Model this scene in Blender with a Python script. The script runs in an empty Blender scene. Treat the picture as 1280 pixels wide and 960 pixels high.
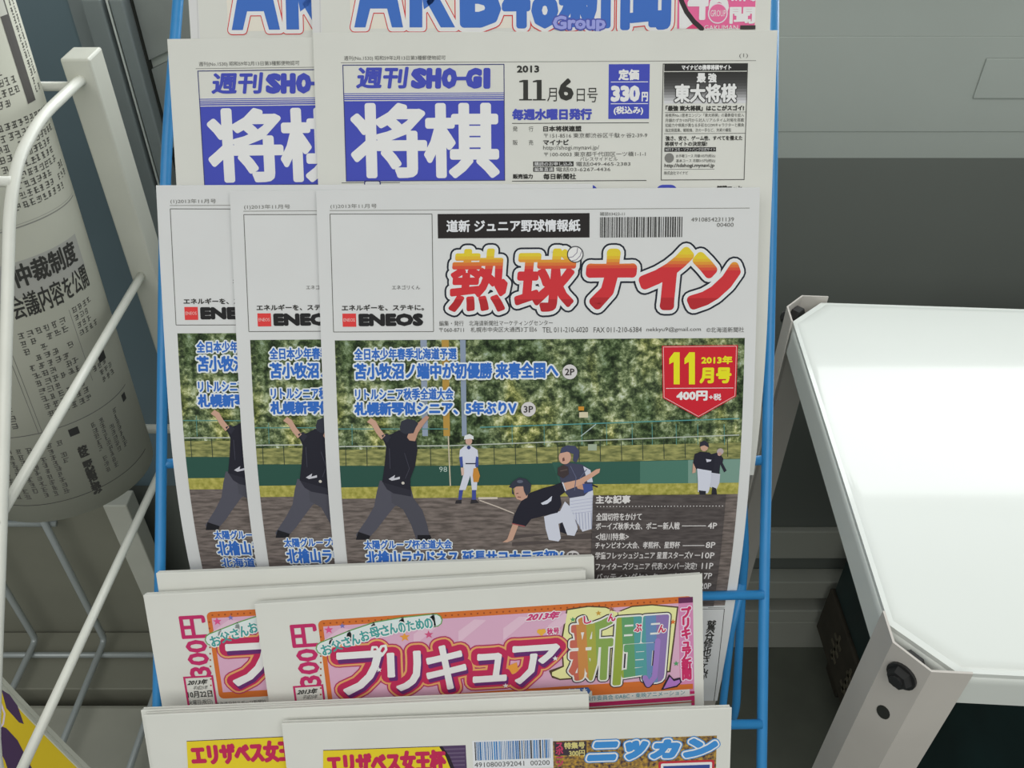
import bpy, bmesh, math, random
import numpy as np
from mathutils import Matrix, Vector

C = bpy.context.scene.collection
S = bpy.context.scene
random.seed(7)

# ------------------------------------------------------------------ camera
F = 1100.0                       # focal length in pixels of the 1280 x 960 frame
PITCH = math.radians(40)
CAMZ = 1.40
cd = bpy.data.cameras.new('camera'); cd.sensor_width = 36; cd.lens = F / 1280 * 36
cd.clip_start = 0.02
cam = bpy.data.objects.new('camera', cd); C.objects.link(cam)
CAM = Matrix.Translation((0, 0, CAMZ)) @ Matrix.Rotation(math.radians(90) - PITCH, 4, 'X')
cam.matrix_world = CAM
S.camera = cam
CAMI = CAM.inverted()

# ------------------------------------------------------------------ light
S.view_settings.view_transform = 'Standard'
S.view_settings.look = 'None'
S.view_settings.gamma = 1
S.view_settings.use_curve_mapping = False
S.view_settings.exposure = 0.0
w = bpy.data.worlds.new('world'); S.world = w; w.use_nodes = True
bg = w.node_tree.nodes['Background']
bg.inputs['Color'].default_value = (0.95, 1.0, 0.97, 1); bg.inputs['Strength'].default_value = 0.29

def area(name, loc, target, sx, sy, power, col):
    l = bpy.data.lights.new(name, 'AREA'); l.shape = 'RECTANGLE'; l.size = sx; l.size_y = sy
    l.energy = power; l.color = col
    o = bpy.data.objects.new(name, l); C.objects.link(o); o.location = loc
    o.rotation_euler = (Vector(target) - Vector(loc)).to_track_quat('-Z', 'Y').to_euler()
    return o
area('daylight_window', (0.55, 1.01, 1.31), (0.55, 0.0, 1.31), 1.9, 0.36, 9, (0.97, 1.0, 1.0))
area('daylight_window_upper', (0.55, 1.01, 1.95), (0.55, 0.0, 1.95), 1.9, 0.8, 2, (0.97, 1.0, 1.0))
area('ceiling_lamp_front', (0.45, -0.25, 2.55), (0.45, -0.25, 0), 1.2, 0.30, 3.5, (1.0, 0.99, 0.95))
area('ceiling_lamp_rear', (-0.15, -1.35, 2.5), (-0.15, -0.9, 0), 3.2, 1.9, 40, (1.0, 0.99, 0.95))

# ------------------------------------------------------------------ helpers
def ray(px, py): return Vector(((px - 640) / F, (480 - py) / F, -1.0))
def at(px, py, D): return CAM @ (ray(px, py) * D)
def on(px, py, axis, val):
    d = CAM.to_3x3() @ ray(px, py); o = CAM.translation
    return o + d * ((val - o[axis]) / d[axis])

def lin(h):
    h = h.lstrip('#')
    out = []
    for i in (0, 2, 4):
        c = int(h[i:i+2], 16) / 255
        out.append(c / 12.92 if c <= 0.04045 else ((c + 0.055) / 1.055) ** 2.4)
    return out

def mat(name, col, rough=0.5, metal=0.0, coat=0.0, noise=0.0, nscale=20.0, bump=0.0, spec=0.5):
    m = bpy.data.materials.new(name); m.use_nodes = True
    nt = m.node_tree; b = nt.nodes['Principled BSDF']
    c = lin(col) if isinstance(col, str) else list(col)
    b.inputs['Base Color'].default_value = (*c, 1)
    b.inputs['Roughness'].default_value = rough; b.inputs['Metallic'].default_value = metal
    b.inputs['Coat Weight'].default_value = coat; b.inputs['Coat Roughness'].default_value = 0.06
    b.inputs['Specular IOR Level'].default_value = spec
    if noise or bump:
        tc = nt.nodes.new('ShaderNodeTexCoord'); n = nt.nodes.new('ShaderNodeTexNoise')
        n.inputs['Scale'].default_value = nscale; n.inputs['Detail'].default_value = 4
        nt.links.new(tc.outputs['Object'], n.inputs['Vector'])
        if noise:
            r = nt.nodes.new('ShaderNodeValToRGB')
            r.color_ramp.elements[0].position = 0.3; r.color_ramp.elements[1].position = 0.7
            r.color_ramp.elements[0].color = (*[x * (1 - noise) for x in c], 1)
            r.color_ramp.elements[1].color = (*[min(1, x * (1 + noise)) for x in c], 1)
            nt.links.new(n.outputs['Fac'], r.inputs['Fac']); nt.links.new(r.outputs['Color'], b.inputs['Base Color'])
        if bump:
            bp = nt.nodes.new('ShaderNodeBump'); bp.inputs['Strength'].default_value = bump
            bp.inputs['Distance'].default_value = 0.001
            nt.links.new(n.outputs['Fac'], bp.inputs['Height']); nt.links.new(bp.outputs['Normal'], b.inputs['Normal'])
    return m

M = dict(
    paper=mat('newsprint', (0.72, 0.725, 0.68), 0.9, noise=0.02, nscale=25, bump=0.08, spec=0.15),
    paper_white=mat('white_newsprint', (0.70, 0.71, 0.715), 0.85, noise=0.015, nscale=25, bump=0.05, spec=0.2),
    paper_grey=mat('grey_newsprint', (0.50, 0.505, 0.43), 0.9, noise=0.02, nscale=25, spec=0.15),
    blue=mat('blue_painted_wire', '#2f86c4', 0.38, noise=0.04, nscale=60),
    white_wire=mat('white_coated_wire', (0.78, 0.79, 0.72), 0.3, noise=0.03, nscale=40),
    grey_wire=mat('zinc_wire', (0.42, 0.46, 0.46), 0.35, metal=0.3),
    post=mat('white_post', (0.60, 0.61, 0.54), 0.4, noise=0.04, nscale=12),
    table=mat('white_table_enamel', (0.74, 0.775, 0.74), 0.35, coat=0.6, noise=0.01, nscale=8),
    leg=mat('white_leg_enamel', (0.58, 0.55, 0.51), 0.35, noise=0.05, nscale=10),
    bolt=mat('black_bolt', (0.02, 0.02, 0.02), 0.35),
    wall=mat('dark_grey_wall_paint', (0.15, 0.165, 0.15), 0.55, noise=0.04, nscale=3),
    wall_up=mat('grey_wall_panel', (0.40, 0.44, 0.41), 0.4, noise=0.03, nscale=5),
    wall_blue=mat('blue_grey_wall_panel', (0.15, 0.215, 0.25), 0.35, noise=0.05, nscale=4),
    tile=mat('grey_wall_tile', (0.25, 0.275, 0.265), 0.5, noise=0.06, nscale=30),
    alu=mat('grey_aluminium', (0.27, 0.31, 0.32), 0.4, metal=0.3),
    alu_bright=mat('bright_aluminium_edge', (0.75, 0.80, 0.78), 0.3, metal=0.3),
    dark=mat('dark_gap', (0.02, 0.022, 0.018), 0.8),
    floor=mat('grey_green_floor', (0.12, 0.13, 0.105), 0.6, noise=0.08, nscale=18),
    base=mat('pale_baseboard', (0.42, 0.43, 0.38), 0.55, noise=0.04, nscale=8),
    deck=mat('beige_deck', (0.25, 0.25, 0.20), 0.55, noise=0.06, nscale=8),
    deck2=mat('pale_deck', (0.40, 0.40, 0.34), 0.55, noise=0.06, nscale=14),
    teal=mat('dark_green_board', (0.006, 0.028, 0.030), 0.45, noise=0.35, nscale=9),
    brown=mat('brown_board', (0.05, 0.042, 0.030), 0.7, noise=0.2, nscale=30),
    brown_l=mat('pale_brown_print', (0.13, 0.115, 0.08), 0.7),
)

WP = [0.50, 0.50, 0.47]          # how white paper reads in the photograph
_ink = {}
def ink(h, gain=1.0):
    k = (h, gain)
    if k not in _ink:
        c = [min(0.82, a / b * 0.70 * gain) for a, b in zip(lin(h), WP)]
        _ink[k] = mat('ink_' + h.lstrip('#'), c, 0.75, spec=0.2)
    return _ink[k]

def link(name, me, m, parent=None):
    o = bpy.data.objects.new(name, me); C.objects.link(o)
    for x in (m if isinstance(m, (list, tuple)) else [m]): me.materials.append(x)
    if parent: o.parent = parent
    return o
def obj(name, bm, m, parent=None, smooth=False):
    me = bpy.data.meshes.new(name); bm.to_mesh(me); bm.free()
    if smooth:
        for p in me.polygons: p.use_smooth = True
    return link(name, me, m, parent)
def thing(name, label, cat, mtx, group=None):
    o = bpy.data.objects.new(name, None); C.objects.link(o); o.empty_display_size = 0.05
    o.matrix_world = mtx if isinstance(mtx, Matrix) else Matrix.Translation(mtx)
    tag(o, label, cat, group); return o
def tag(o, label, cat, group=None):
    o['label'] = label; o['category'] = cat
    if group: o['group'] = group
def struct(o): o['kind'] = 'structure'; return o
def dup(root, mtx, label):
    r = root.copy(); C.objects.link(r); r.matrix_world = mtx; r['label'] = label
    for ch in list(root.children):
        c = ch.copy(); C.objects.link(c); c.parent = r
        for g in ch.children:
            d = g.copy(); C.objects.link(d); d.parent = c
    return r

def box(bm, x0, y0, z0, x1, y1, z1, bev=0.0, mtx=None):
    r = bmesh.ops.create_cube(bm, size=1)
    for v in r['verts']:
        v.co = Vector(((x0 + x1) / 2 + v.co.x * (x1 - x0), (y0 + y1) / 2 + v.co.y * (y1 - y0), (z0 + z1) / 2 + v.co.z * (z1 - z0)))
    vs = r['verts']
    if bev:
        es = list({e for v in vs for e in v.link_edges})
        q = bmesh.ops.bevel(bm, geom=es, offset=bev, segments=2, affect='EDGES', profile=0.5)
        vs = list({v for f in q['faces'] for v in f.verts} | {v for v in vs if v.is_valid})
    if mtx:
        for v in vs: v.co = mtx @ v.co
def bx(name, m, *a, parent=None, bev=0.0, mtx=None):
    bm = bmesh.new(); box(bm, *a, bev=bev, mtx=mtx); return obj(name, bm, m, parent)

def fillet(pts, r, n=6):
    pts = [Vector(p) for p in pts]
    if len(pts) < 3 or r <= 0: return pts
    out = [pts[0]]
    for a, b, c in zip(pts, pts[1:], pts[2:]):
        d1 = (a - b); d2 = (c - b); k = min(r, d1.length * .45, d2.length * .45)
        p, q = b + d1.normalized() * k, b + d2.normalized() * k
        for i in range(n + 1):
            t = i / n; out.append(p * (1 - t) ** 2 + b * 2 * t * (1 - t) + q * t * t)
    out.append(pts[-1]); return out
def tube(bm, pts, r, segs=14, fil=0.0):
    pts = fillet(pts, fil); n = len(pts); rings = []
    up = None
    for i, p in enumerate(pts):
        t = (pts[min(i + 1, n - 1)] - pts[max(i - 1, 0)]).normalized()
        if up is None: up = t.orthogonal().normalized()
        up = (up - t * up.dot(t)).normalized(); s = t.cross(up)
        rings.append([bm.verts.new(p + (up * math.cos(a) + s * math.sin(a)) * r) for a in [2 * math.pi * k / segs for k in range(segs)]])
    for A, B in zip(rings, rings[1:]):
        for k in range(segs): bm.faces.new((A[k], A[(k + 1) % segs], B[(k + 1) % segs], B[k]))
    bm.faces.new(list(reversed(rings[0]))); bm.faces.new(rings[-1])
def wire(name, pts, r, m, parent=None, fil=0.0):
    bm = bmesh.new(); tube(bm, pts, r, fil=fil); bmesh.ops.recalc_face_normals(bm, faces=bm.faces)
    o = obj(name, bm, m, parent, smooth=True); return o

# ------------------------------------------------------------------ the setting
WY = 0.95
bm = bmesh.new(); box(bm, -2.6, -2.4, -0.05, 2.6, 1.3, 0)
struct(obj('floor', bm, M['floor']))
# back wall: dark lower wall, lighter upper panel, window opening above
bm = bmesh.new(); box(bm, -2.6, WY, 0, 2.6, 1.08, 0.945)
struct(obj('wall_back', bm, M['wall']))
ZW = 1.13
xm = on(150, 0, 1, WY).x
bm = bmesh.new()
box(bm, xm, WY - 0.0012, 0.977, 2.6, 1.08, 1.0835, bev=.001); box(bm, xm, WY - .0006, 1.0836, 2.6, 1.08, ZW)
box(bm, xm, WY, 0.945, 2.6, 1.08, 0.9775)
struct(obj('trim_1', bm, M['wall_up']))
bm = bmesh.new(); box(bm, -2.6, WY - 0.004, 0.40, on(90, 0, 1, WY).x, 1.08, ZW); 
struct(obj('trim_2', bm, M['wall_blue']))
# upright aluminium mullion left of the rack
bm = bmesh.new()
xa, xb, xc, xd, xe = [on(p, 0, 1, WY).x for p in (90, 117, 143, 151, 168)]
box(bm, xa, WY - 0.010, 0, xb, 1.0, ZW); box(bm, xb, WY - 0.030, 0, xc - 0.001, 1.0, ZW, bev=0.002)
box(bm, xd, WY - 0.030, 0, xe, 1.0, ZW, bev=0.002)
struct(obj('trim_3', bm, M['alu']))
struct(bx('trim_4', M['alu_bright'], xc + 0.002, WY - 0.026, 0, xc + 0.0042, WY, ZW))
struct(bx('trim_5', M['dark'], xe, WY - 0.012, 0, xe + 0.0015, WY, ZW))
# grey tiles between mullion and rack, with slanting joints
bm = bmesh.new()
xt0, xt1 = xe + 0.002, xe + 0.13
zs = [0.30, 0.60, 0.80, 0.955, 1.055, ZW]
for a, b in zip(zs, zs[1:]):
    sl = 0.055
    v = [(xt0, a + .006), (xt1, a + .006 + sl), (xt1, b + sl - .004), (xt0, b - .004)]
    v = [(x, min(z, ZW)) for x, z in v]
    f = [bm.verts.new((x, WY - 0.008, z)) for x, z in v]; g = [bm.verts.new((x, WY, z)) for x, z in v]
    bm.faces.new(f)
    for k in range(4): bm.faces.new((f[k], g[k], g[(k + 1) % 4], f[(k + 1) % 4]))
bmesh.ops.recalc_face_normals(bm, faces=bm.faces)
struct(obj('trim_6', bm, M['tile']))
# window above the wall: frame only; daylight comes through it
bm = bmesh.new()
box(bm, -2.6, 0.94, ZW, 2.6, 1.08, ZW + 0.03, bev=.004); box(bm, -2.6, 0.94, 2.36, 2.6, 1.08, 2.42, bev=.004)
for x in (-2.58, -1.2, 1.56, 2.58): box(bm, x - .025, 0.95, ZW + .03, x + .025, 1.0, 2.36, bev=.004)
struct(obj('window_1', bm, M['alu']))
# baseboards with shadow gaps
bm = bmesh.new()
for a, b, d in ((0.232, 0.300, .012), (0.147, 0.192, .03), (0.080, 0.112, .03), (0.0, 0.0785, .03)):
    box(bm, -0.45, WY - d, a, 2.6, WY, b, bev=0.002)
struct(obj('baseboard_back', bm, M['base']))
# small plate on the wall, upper right
p0, p1 = on(1232, 72, 1, WY), on(1300, 122, 1, WY)
o = bx('wall_plate', M['wall_up'], p0.x, WY - 0.0035, p1.z, p1.x + .03, WY - 0.0013, p0.z, bev=0.001)
tag(o, 'plain grey plate on the grey wall above the white table', 'wall plate')

# ------------------------------------------------------------------ printed pages
class Page:
    """Sheet of newsprint: u runs across, v down; the profile bends it backwards."""
    def __init__(s, px, py, D, wpx, H, roll, prof, mtx=None):
        s.W = wpx * D / F; s.H = H; s.k = s.W / wpx
        vs = np.linspace(0, H, 121)
        ph = np.radians(np.interp(vs, [a for a, _ in prof], [b for _, b in prof]))
        dv = vs[1] - vs[0]
        s.vs, s.ph = vs, ph
        s.y = np.concatenate([[0], -np.cumsum(np.cos((ph[1:] + ph[:-1]) / 2) * dv)])
        s.z = np.concatenate([[0], -np.cumsum(np.sin((ph[1:] + ph[:-1]) / 2) * dv)])
        s.ox, s.oy, s.oz = s.W / 2, s.y[-1], s.z[-1]       # origin at the middle of the bottom edge
        s.flat = np.ptp(ph) < 0.02
        s.roll = math.radians(roll)
        s.M = s.pose(px, py, D, roll)
        s.R = CAMI @ s.M
    def pose(s, px, py, D, roll):
        return CAM @ Matrix.Translation(ray(px, py) * D) @ Matrix.Rotation(math.radians(roll), 4, 'Z') @ Matrix.Translation((s.ox, s.oy, s.oz))
    def loc(s, u, v, n=0.0):
        u = np.asarray(u, float); v = np.asarray(v, float)
        ph = np.interp(v, s.vs, s.ph)
        return np.stack([u - s.ox + 0 * v, np.interp(v, s.vs, s.y) - s.oy - n * np.sin(ph), np.interp(v, s.vs, s.z) - s.oz + n * np.cos(ph)], -1)
    def proj(s, u, v):
        q = s.R @ Vector(s.loc(u, v))
        return 640 + F * q.x / -q.z, 480 - F * q.y / -q.z
    def P(s, px, py):
        u, v = s.W / 2, s.H / 3; e = 1e-4
        for _ in range(9):
            a, b = s.proj(u, v); a1, b1 = s.proj(u + e, v); a2, b2 = s.proj(u, v + e)
            J = np.array([[(a1 - a) / e, (a2 - a) / e], [(b1 - b) / e, (b2 - b) / e]])
            d = np.linalg.solve(J, [px - a, py - b]); u += d[0]; v += d[1]
            v = min(max(v, 1e-4), s.H - 1e-4)
        return u, v
    def cuts(s): return ('v', np.arange(0.006, s.H, 0.006)) if not s.flat else None
    def body(s, parent, m, t=0.004, n=3):
        bm = bmesh.new(); rng = random.Random(int(s.W * 1e6))
        for i in range(n):
            a, b = -t * i / n - (0.00015 if i else 0), -t * (i + 1) / n
            e = [rng.uniform(0, 0.0009) if i else 0 for _ in range(4)]
            h = (a - b) / 2; mid = (a + b) / 2
            rows = [0, .15, .4, 1.0]
            V = [h * q for q in rows] + list(np.linspace(0.006, s.H - 0.0005 - e[3], 60))
            Fr, Bk = [], []
            us = np.linspace(e[0], s.W - e[1], 9)
            for v in V:
                q = min(1, v / h); th = h * math.sqrt(max(0, 1 - (1 - q) ** 2))
                Fr.append([bm.verts.new(c) for c in s.loc(us, np.full(9, v + e[2]), mid + max(th, 1e-5))])
                Bk.append([bm.verts.new(c) for c in s.loc(us, np.full(9, v + e[2]), mid - max(th, 1e-5))])
            for A, B in zip(Fr, Fr[1:]):
                for k in range(8): bm.faces.new((A[k], B[k], B[k + 1], A[k + 1]))
            for A, B in zip(Bk, Bk[1:]):
                for k in range(8): bm.faces.new((A[k], A[k + 1], B[k + 1], B[k]))
            for j in range(len(V) - 1):
                bm.faces.new((Fr[j][0], Bk[j][0], Bk[j + 1][0], Fr[j + 1][0]))
                bm.faces.new((Fr[j][8], Fr[j + 1][8], Bk[j + 1][8], Bk[j][8]))
            for k in range(8):
                bm.faces.new((Fr[0][k], Fr[0][k + 1], Bk[0][k + 1], Bk[0][k])); bm.faces.new((Fr[-1][k], Bk[-1][k], Bk[-1][k + 1], Fr[-1][k + 1]))
        bmesh.ops.recalc_face_normals(bm, faces=bm.faces)
        return obj('page_stack', bm, m, parent)

class Roll(Page):
    """Upright folded newspaper bulging outwards as a half round."""
    def __init__(s, R, H, mtx):
        s.Rr = R; s.W = 2 * math.pi * R; s.H = H; s.k = 0.85 / F; s.M = mtx; s.R = CAMI @ mtx; s.flat = False; s.roll = 0
    def loc(s, u, v, n=0.0):
        a = np.asarray(u, float) / s.Rr; r = s.Rr + n; v = np.asarray(v, float)
        return np.stack([r * np.sin(a) + 0 * v, s.H - v + 0 * a, r * np.cos(a) + 0 * v], -1)
    def P(s, px, py):
        u, v = 0.03, s.H / 2; e = 1e-4
        for _ in range(20):
            a, b = s.proj(u, v); a1, b1 = s.proj(u + e, v); a2, b2 = s.proj(u, v + e)
            J = np.array([[(a1 - a) / e, (a2 - a) / e], [(b1 - b) / e, (b2 - b) / e]])
            d = np.linalg.solve(J, [px - a, py - b]); d *= min(1, 0.03 / (np.abs(d).max() + 1e-9)); u += d[0]; v += d[1]
        return u, v
    def cuts(s): return ('u', np.arange(-0.2, 0.2, 0.004))

_fc = bpy.data.curves.new('type_case', 'FONT'); _fo = bpy.data.objects.new('type_case', _fc); C.objects.link(_fo)
_fc.resolution_u = 2
_gc = {}
def glyphs(s, vert=False):
    k = (s, vert)
    if k not in _gc:
        _fc.body = '\n'.join(s) if vert else s
        _fc.align_x = 'CENTER' if vert else 'LEFT'; _fc.space_line = 0.82 if vert else 1.0
        dg = bpy.context.evaluated_depsgraph_get(); dg.update()
        e = _fo.evaluated_get(dg); me = e.to_mesh()
        V = np.array([(v.co.x, v.co.y) for v in me.vertices]); Fs = [tuple(p.vertices) for p in me.polygons]
        e.to_mesh_clear(); _gc[k] = (V, Fs)
    return _gc[k]

class Ink:
    """Collects the print of one part of a page; build() lays it on the sheet as one mesh."""
    def __init__(s, page): s.p = page; s.items = []
    def add(s, V, Fs, col, layer, gain=1.0): s.items.append((np.asarray(V, float), Fs, ink(col, gain) if isinstance(col, str) else col, layer))
    def poly(s, pts, col, layer=1, gain=1.0):
        V = [s.p.P(*q) for q in pts]; s.add(V, [tuple(range(len(V)))], col, layer, gain)
    def _box(s, x0, y0, x1, h):
        sl = math.tan(s.p.roll); u0, v0 = s.p.P(x0, y0); u1, _ = s.p.P(x1, y0 - sl * (x1 - x0)); _, v1 = s.p.P(x0 + sl * h, y0 + h)
        return u0, v0, u1, v1
    def rect(s, x0, y0, x1, h, col, layer=1, gain=1.0, rad=0):
        u0, v0, u1, v1 = s._box(x0, y0, x1, h); s.rect_uv(u0, v0, u1, v1, col, layer, gain, rad * s.p.k)
    def rect_uv(s, u0, v0, u1, v1, col, layer=1, gain=1.0, r=0):
        if r:
            V = []
            for cx, cy, a0 in ((u1 - r, v0 + r, -90), (u1 - r, v1 - r, 0), (u0 + r, v1 - r, 90), (u0 + r, v0 + r, 180)):
                for i in range(7):
                    a = math.radians(a0 + 15 * i); V.append((cx + r * math.cos(a), cy + r * math.sin(a)))
        else: V = [(u0, v0), (u1, v0), (u1, v1), (u0, v1)]
        s.add(V, [tuple(range(len(V)))], col, layer, gain)
    def frame(s, x0, y0, x1, h, wpx, col, layer=1, rad=0, inner=None):
        u0, v0, u1, v1 = s._box(x0, y0, x1, h); q = wpx * s.p.k
        for a in ((u0, v0, u1, v0 + q), (u0, v1 - q, u1, v1), (u0, v0 + q, u0 + q, v1 - q), (u1 - q, v0 + q, u1, v1 - q)): s.rect_uv(*a, col, layer)
    def line(s, x0, y0, x1, y1, wpx, col, layer=1):
        a = np.array(s.p.P(x0, y0)); b = np.array(s.p.P(x1, y1)); d = b - a; d /= np.linalg.norm(d); n = np.array([-d[1], d[0]]) * wpx * s.p.k / 2
        s.add([a + n, b + n, b - n, a - n], [(0, 1, 2, 3)], col, layer)
    def rule(s, x0, y0, x1, wpx, col, layer=1): s.rect(x0, y0 - wpx / 2, x1, wpx, col, layer)
    def disc(s, x, y, r, col, layer=1, ry=None, n=28, gain=1.0):
        u, v = s.p.P(x, y); k = s.p.k; ry = ry or r
        s.add([(u + r * k * math.cos(2 * math.pi * i / n), v + ry * k * math.sin(2 * math.pi * i / n)) for i in range(n)], [tuple(range(n))], col, layer, gain)
    def strokes(s, lines, wpx, col, layer=1):
        for q in lines:
            for a, b in zip(q, q[1:]): s.line(*a, *b, wpx, col, layer)
            for a in q: s.disc(*a, wpx / 2, col, layer, n=10)
    def grow(s, U, Fs, r):
        k = s.p.k
        z = lambda A, i: np.concatenate([A, np.full((len(A), 1), float(i))], 1)
        vs, fs, n = [z(U, 0)], list(Fs), len(U)
        if r / k > 2.1:
            cnt = {}
            for f in Fs:
                for a, b2 in zip(f, f[1:] + f[:1]): cnt[(min(a, b2), max(a, b2))] = cnt.get((min(a, b2), max(a, b2)), 0) + 1
            ed = [e for e, c in cnt.items() if c == 1]; base = n; idx = 1
            for a, b2 in ed:
                d = U[b2] - U[a]; L = np.hypot(*d)
                if L < 1e-7: continue
                th = math.atan2(d[1], d[0])
                A1 = th + np.pi / 2 + np.linspace(0, np.pi, 8); A2 = th - np.pi / 2 + np.linspace(0, np.pi, 8)
                poly = np.concatenate([U[a] + r * np.stack([np.cos(A1), np.sin(A1)], -1), U[b2] + r * np.stack([np.cos(A2), np.sin(A2)], -1)])
                vs.append(z(poly, (idx % 167) * 0.16)); fs.append(tuple(range(base, base + len(poly)))); base += len(poly); idx += 1
            return np.concatenate(vs), fs
        rings = [(r, 12 if r / k > 1.2 else 8)]
        i = 1
        for rr, m in rings:
            for j in range(m):
                a = 2 * math.pi * j / m; vs.append(z(U + [rr * math.cos(a), rr * math.sin(a)], i))
                fs += [tuple(x + n * i for x in f) for f in Fs]; i += 1
        return np.concatenate(vs), fs
    def letter(s, parts, col, layer, outs=()):
        V, Fs = [], []
        for q in parts:
            Fs.append(tuple(range(len(V), len(V) + len(q)))); V += [s.p.P(*x) for x in q]
        V = np.array(V)
        for r, c, l in outs: s.add(*s.grow(V, Fs, r * s.p.k), c, l)
        s.add(V, Fs, col, layer)
    def text(s, t, x0, y0, x1, h, col='#2a2a28', layer=3, bold=0.0, outs=(), shear=0.0, turn=False, tilt=0.0, vert=False, bands=None, axis='v', gain=1.0):
        V, Fs = glyphs(t, vert); k = s.p.k
        if turn: V = np.stack([-V[:, 1], V[:, 0]], -1)
        u0, v0, u1, v1 = s._box(x0, y0, x1, h); b = bold * k
        mn, mx = V.min(0), V.max(0); q = (V - mn) / np.maximum(mx - mn, 1e-9)
        if shear: q[:, 0] = (q[:, 0] + shear * (q[:, 1])) / (1 + shear)
        U = np.stack([u0 + b + q[:, 0] * (u1 - u0 - 2 * b), v1 - b - q[:, 1] * (v1 - v0 - 2 * b)], -1)
        if tilt:
            a = math.radians(-tilt); c, sn = math.cos(a), math.sin(a); o = np.array([u0, v1]); d = U - o
            U = o + np.stack([d[:, 0] * c - d[:, 1] * sn, d[:, 0] * sn + d[:, 1] * c], -1)
        dil = lambda r: s.grow(U, Fs, r)
        for r, c, l in outs: s.add(*dil((bold + r) * k), c, l, gain)
        A, B = dil(b) if bold else (U, list(Fs))
        if not bands: s.add(A, B, col, layer, gain); return
        bm = bmesh.new(); A = A if A.shape[1] == 3 else np.concatenate([A, np.zeros((len(A), 1))], 1)
        bv = [bm.verts.new((x, y, e)) for x, y, e in A]
        for f in B:
            try: bm.faces.new([bv[i] for i in f])
            except ValueError: pass
        ax = 1 if axis == 'v' else 0; lo, hi = (v0, v1) if ax else (u0, u1)
        for fr, _ in bands[:-1]:
            c = [0, 0, 0]; c[ax] = lo + fr * (hi - lo); nrm = [0, 0, 0]; nrm[ax] = 1
            bmesh.ops.bisect_plane(bm, geom=bm.verts[:] + bm.edges[:] + bm.faces[:], plane_co=c, plane_no=nrm)
        bm.verts.index_update()
        A = np.array([v.co[:] for v in bm.verts]); grp = {}
        for f in bm.faces:
            z = (f.calc_center_median()[ax] - lo) / (hi - lo)
            for fr, cc in bands:
                if z <= fr: break
            grp.setdefault(cc, []).append(tuple(v.index for v in f.verts))
        bm.free()
        for cc, fs in grp.items(): s.add(A, fs, cc, layer, gain)
    def small(s, x0, y0, x1, y1, pitch=6, size=4.2, col='#55554f', cols=True, seed=1):
        """illegible body type: rows or columns of short worn marks"""
        r = random.Random(seed)
        n = int(((x1 - x0) if cols else (y1 - y0)) / pitch)
        for i in range(n):
            a = 0; L = (y1 - y0) if cols else (x1 - x0); L *= r.choice((1, 1, 1, .8, .6))
            while a < L - size:
                g = r.uniform(.55, 1.0) * size
                for j in range(2):
                    o = r.uniform(-.25, .25) * size + j * size * .38
                    if cols: s.line(x0 + i * pitch + o * .5 - size * .3, y0 + a + o * .6 + size * .3, x0 + i * pitch + size * .45, y0 + a + o * .6 + size * .3, size * .17, col)
                    else: s.line(x0 + a, y0 + i * pitch + j * size * .42, x0 + a + g, y0 + i * pitch + j * size * .42, size * .2, col)
                if r.random() < .8:
                    if cols: s.line(x0 + i * pitch, y0 + a, x0 + i * pitch, y0 + a + g, size * .17, col)
                    else: s.line(x0 + a + g * .5, y0 + i * pitch - size * .2, x0 + a + g * .5, y0 + i * pitch + size * .7, size * .2, col)
                a += size * 1.05
    def build(s, name, parent, base=0):
        bm = bmesh.new(); mats = []
        uvl = bm.loops.layers.uv.new('page')
        for it, (V, Fs, m, l) in enumerate(s.items):
            if m not in mats: mats.append(m)
            mi = mats.index(m)
            if V.shape[1] == 2: V = np.concatenate([V, np.zeros((len(V), 1))], 1)
            z0 = (l + base) * 9e-5 + (it % 6) * 1.1e-6
            bv = [bm.verts.new((x, y, z0 + e * 6.6e-6 * 0.35)) for x, y, e in V]
            for f in Fs:
                try: q = bm.faces.new([bv[i] for i in f]); q.material_index = mi
                except ValueError: pass
        loose = [v for v in bm.verts if not v.link_faces]
        bmesh.ops.delete(bm, geom=loose, context='VERTS')
        cu = s.p.cuts()
        if cu:
            ax = 1 if cu[0] == 'v' else 0; co = [v.co[ax] for v in bm.verts]; lo, hi = min(co), max(co)
            for c in cu[1]:
                if lo < c < hi:
                    pc = [0, 0, 0]; pc[ax] = c; nr = [0, 0, 0]; nr[ax] = 1
                    bmesh.ops.bisect_plane(bm, geom=bm.verts[:] + bm.edges[:] + bm.faces[:], dist=1e-7, plane_co=pc, plane_no=nr)
        for f in bm.faces:
            for lp in f.loops: lp[uvl].uv = (lp.vert.co.x * 10, lp.vert.co.y * 10)
        A = np.array([v.co[:] for v in bm.verts]); Pn = s.p.loc(A[:, 0], A[:, 1], A[:, 2])
        for v, c in zip(bm.verts, Pn): v.co = c
        for f in bm.faces:
            if f.normal.length == 0: f.normal_update()
        bm.normal_update()
        ref = s.p
        o = obj(name, bm, mats, parent)
        return o

def barcode(I, x0, y0, x1, h, cols, layer=2, seed=3, gap=(.5, 1.6), bar=(.6, 2.2)):
    r = random.Random(seed); x = x0
    while x < x1:
        b = min(r.uniform(*bar), x1 - x); sl = math.tan(I.p.roll)
        I.rect(x, y0 - sl * (x - x0), x + b, h, r.choice(cols), layer); x += b + r.uniform(*gap)

TXT = '#33332f'
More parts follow.
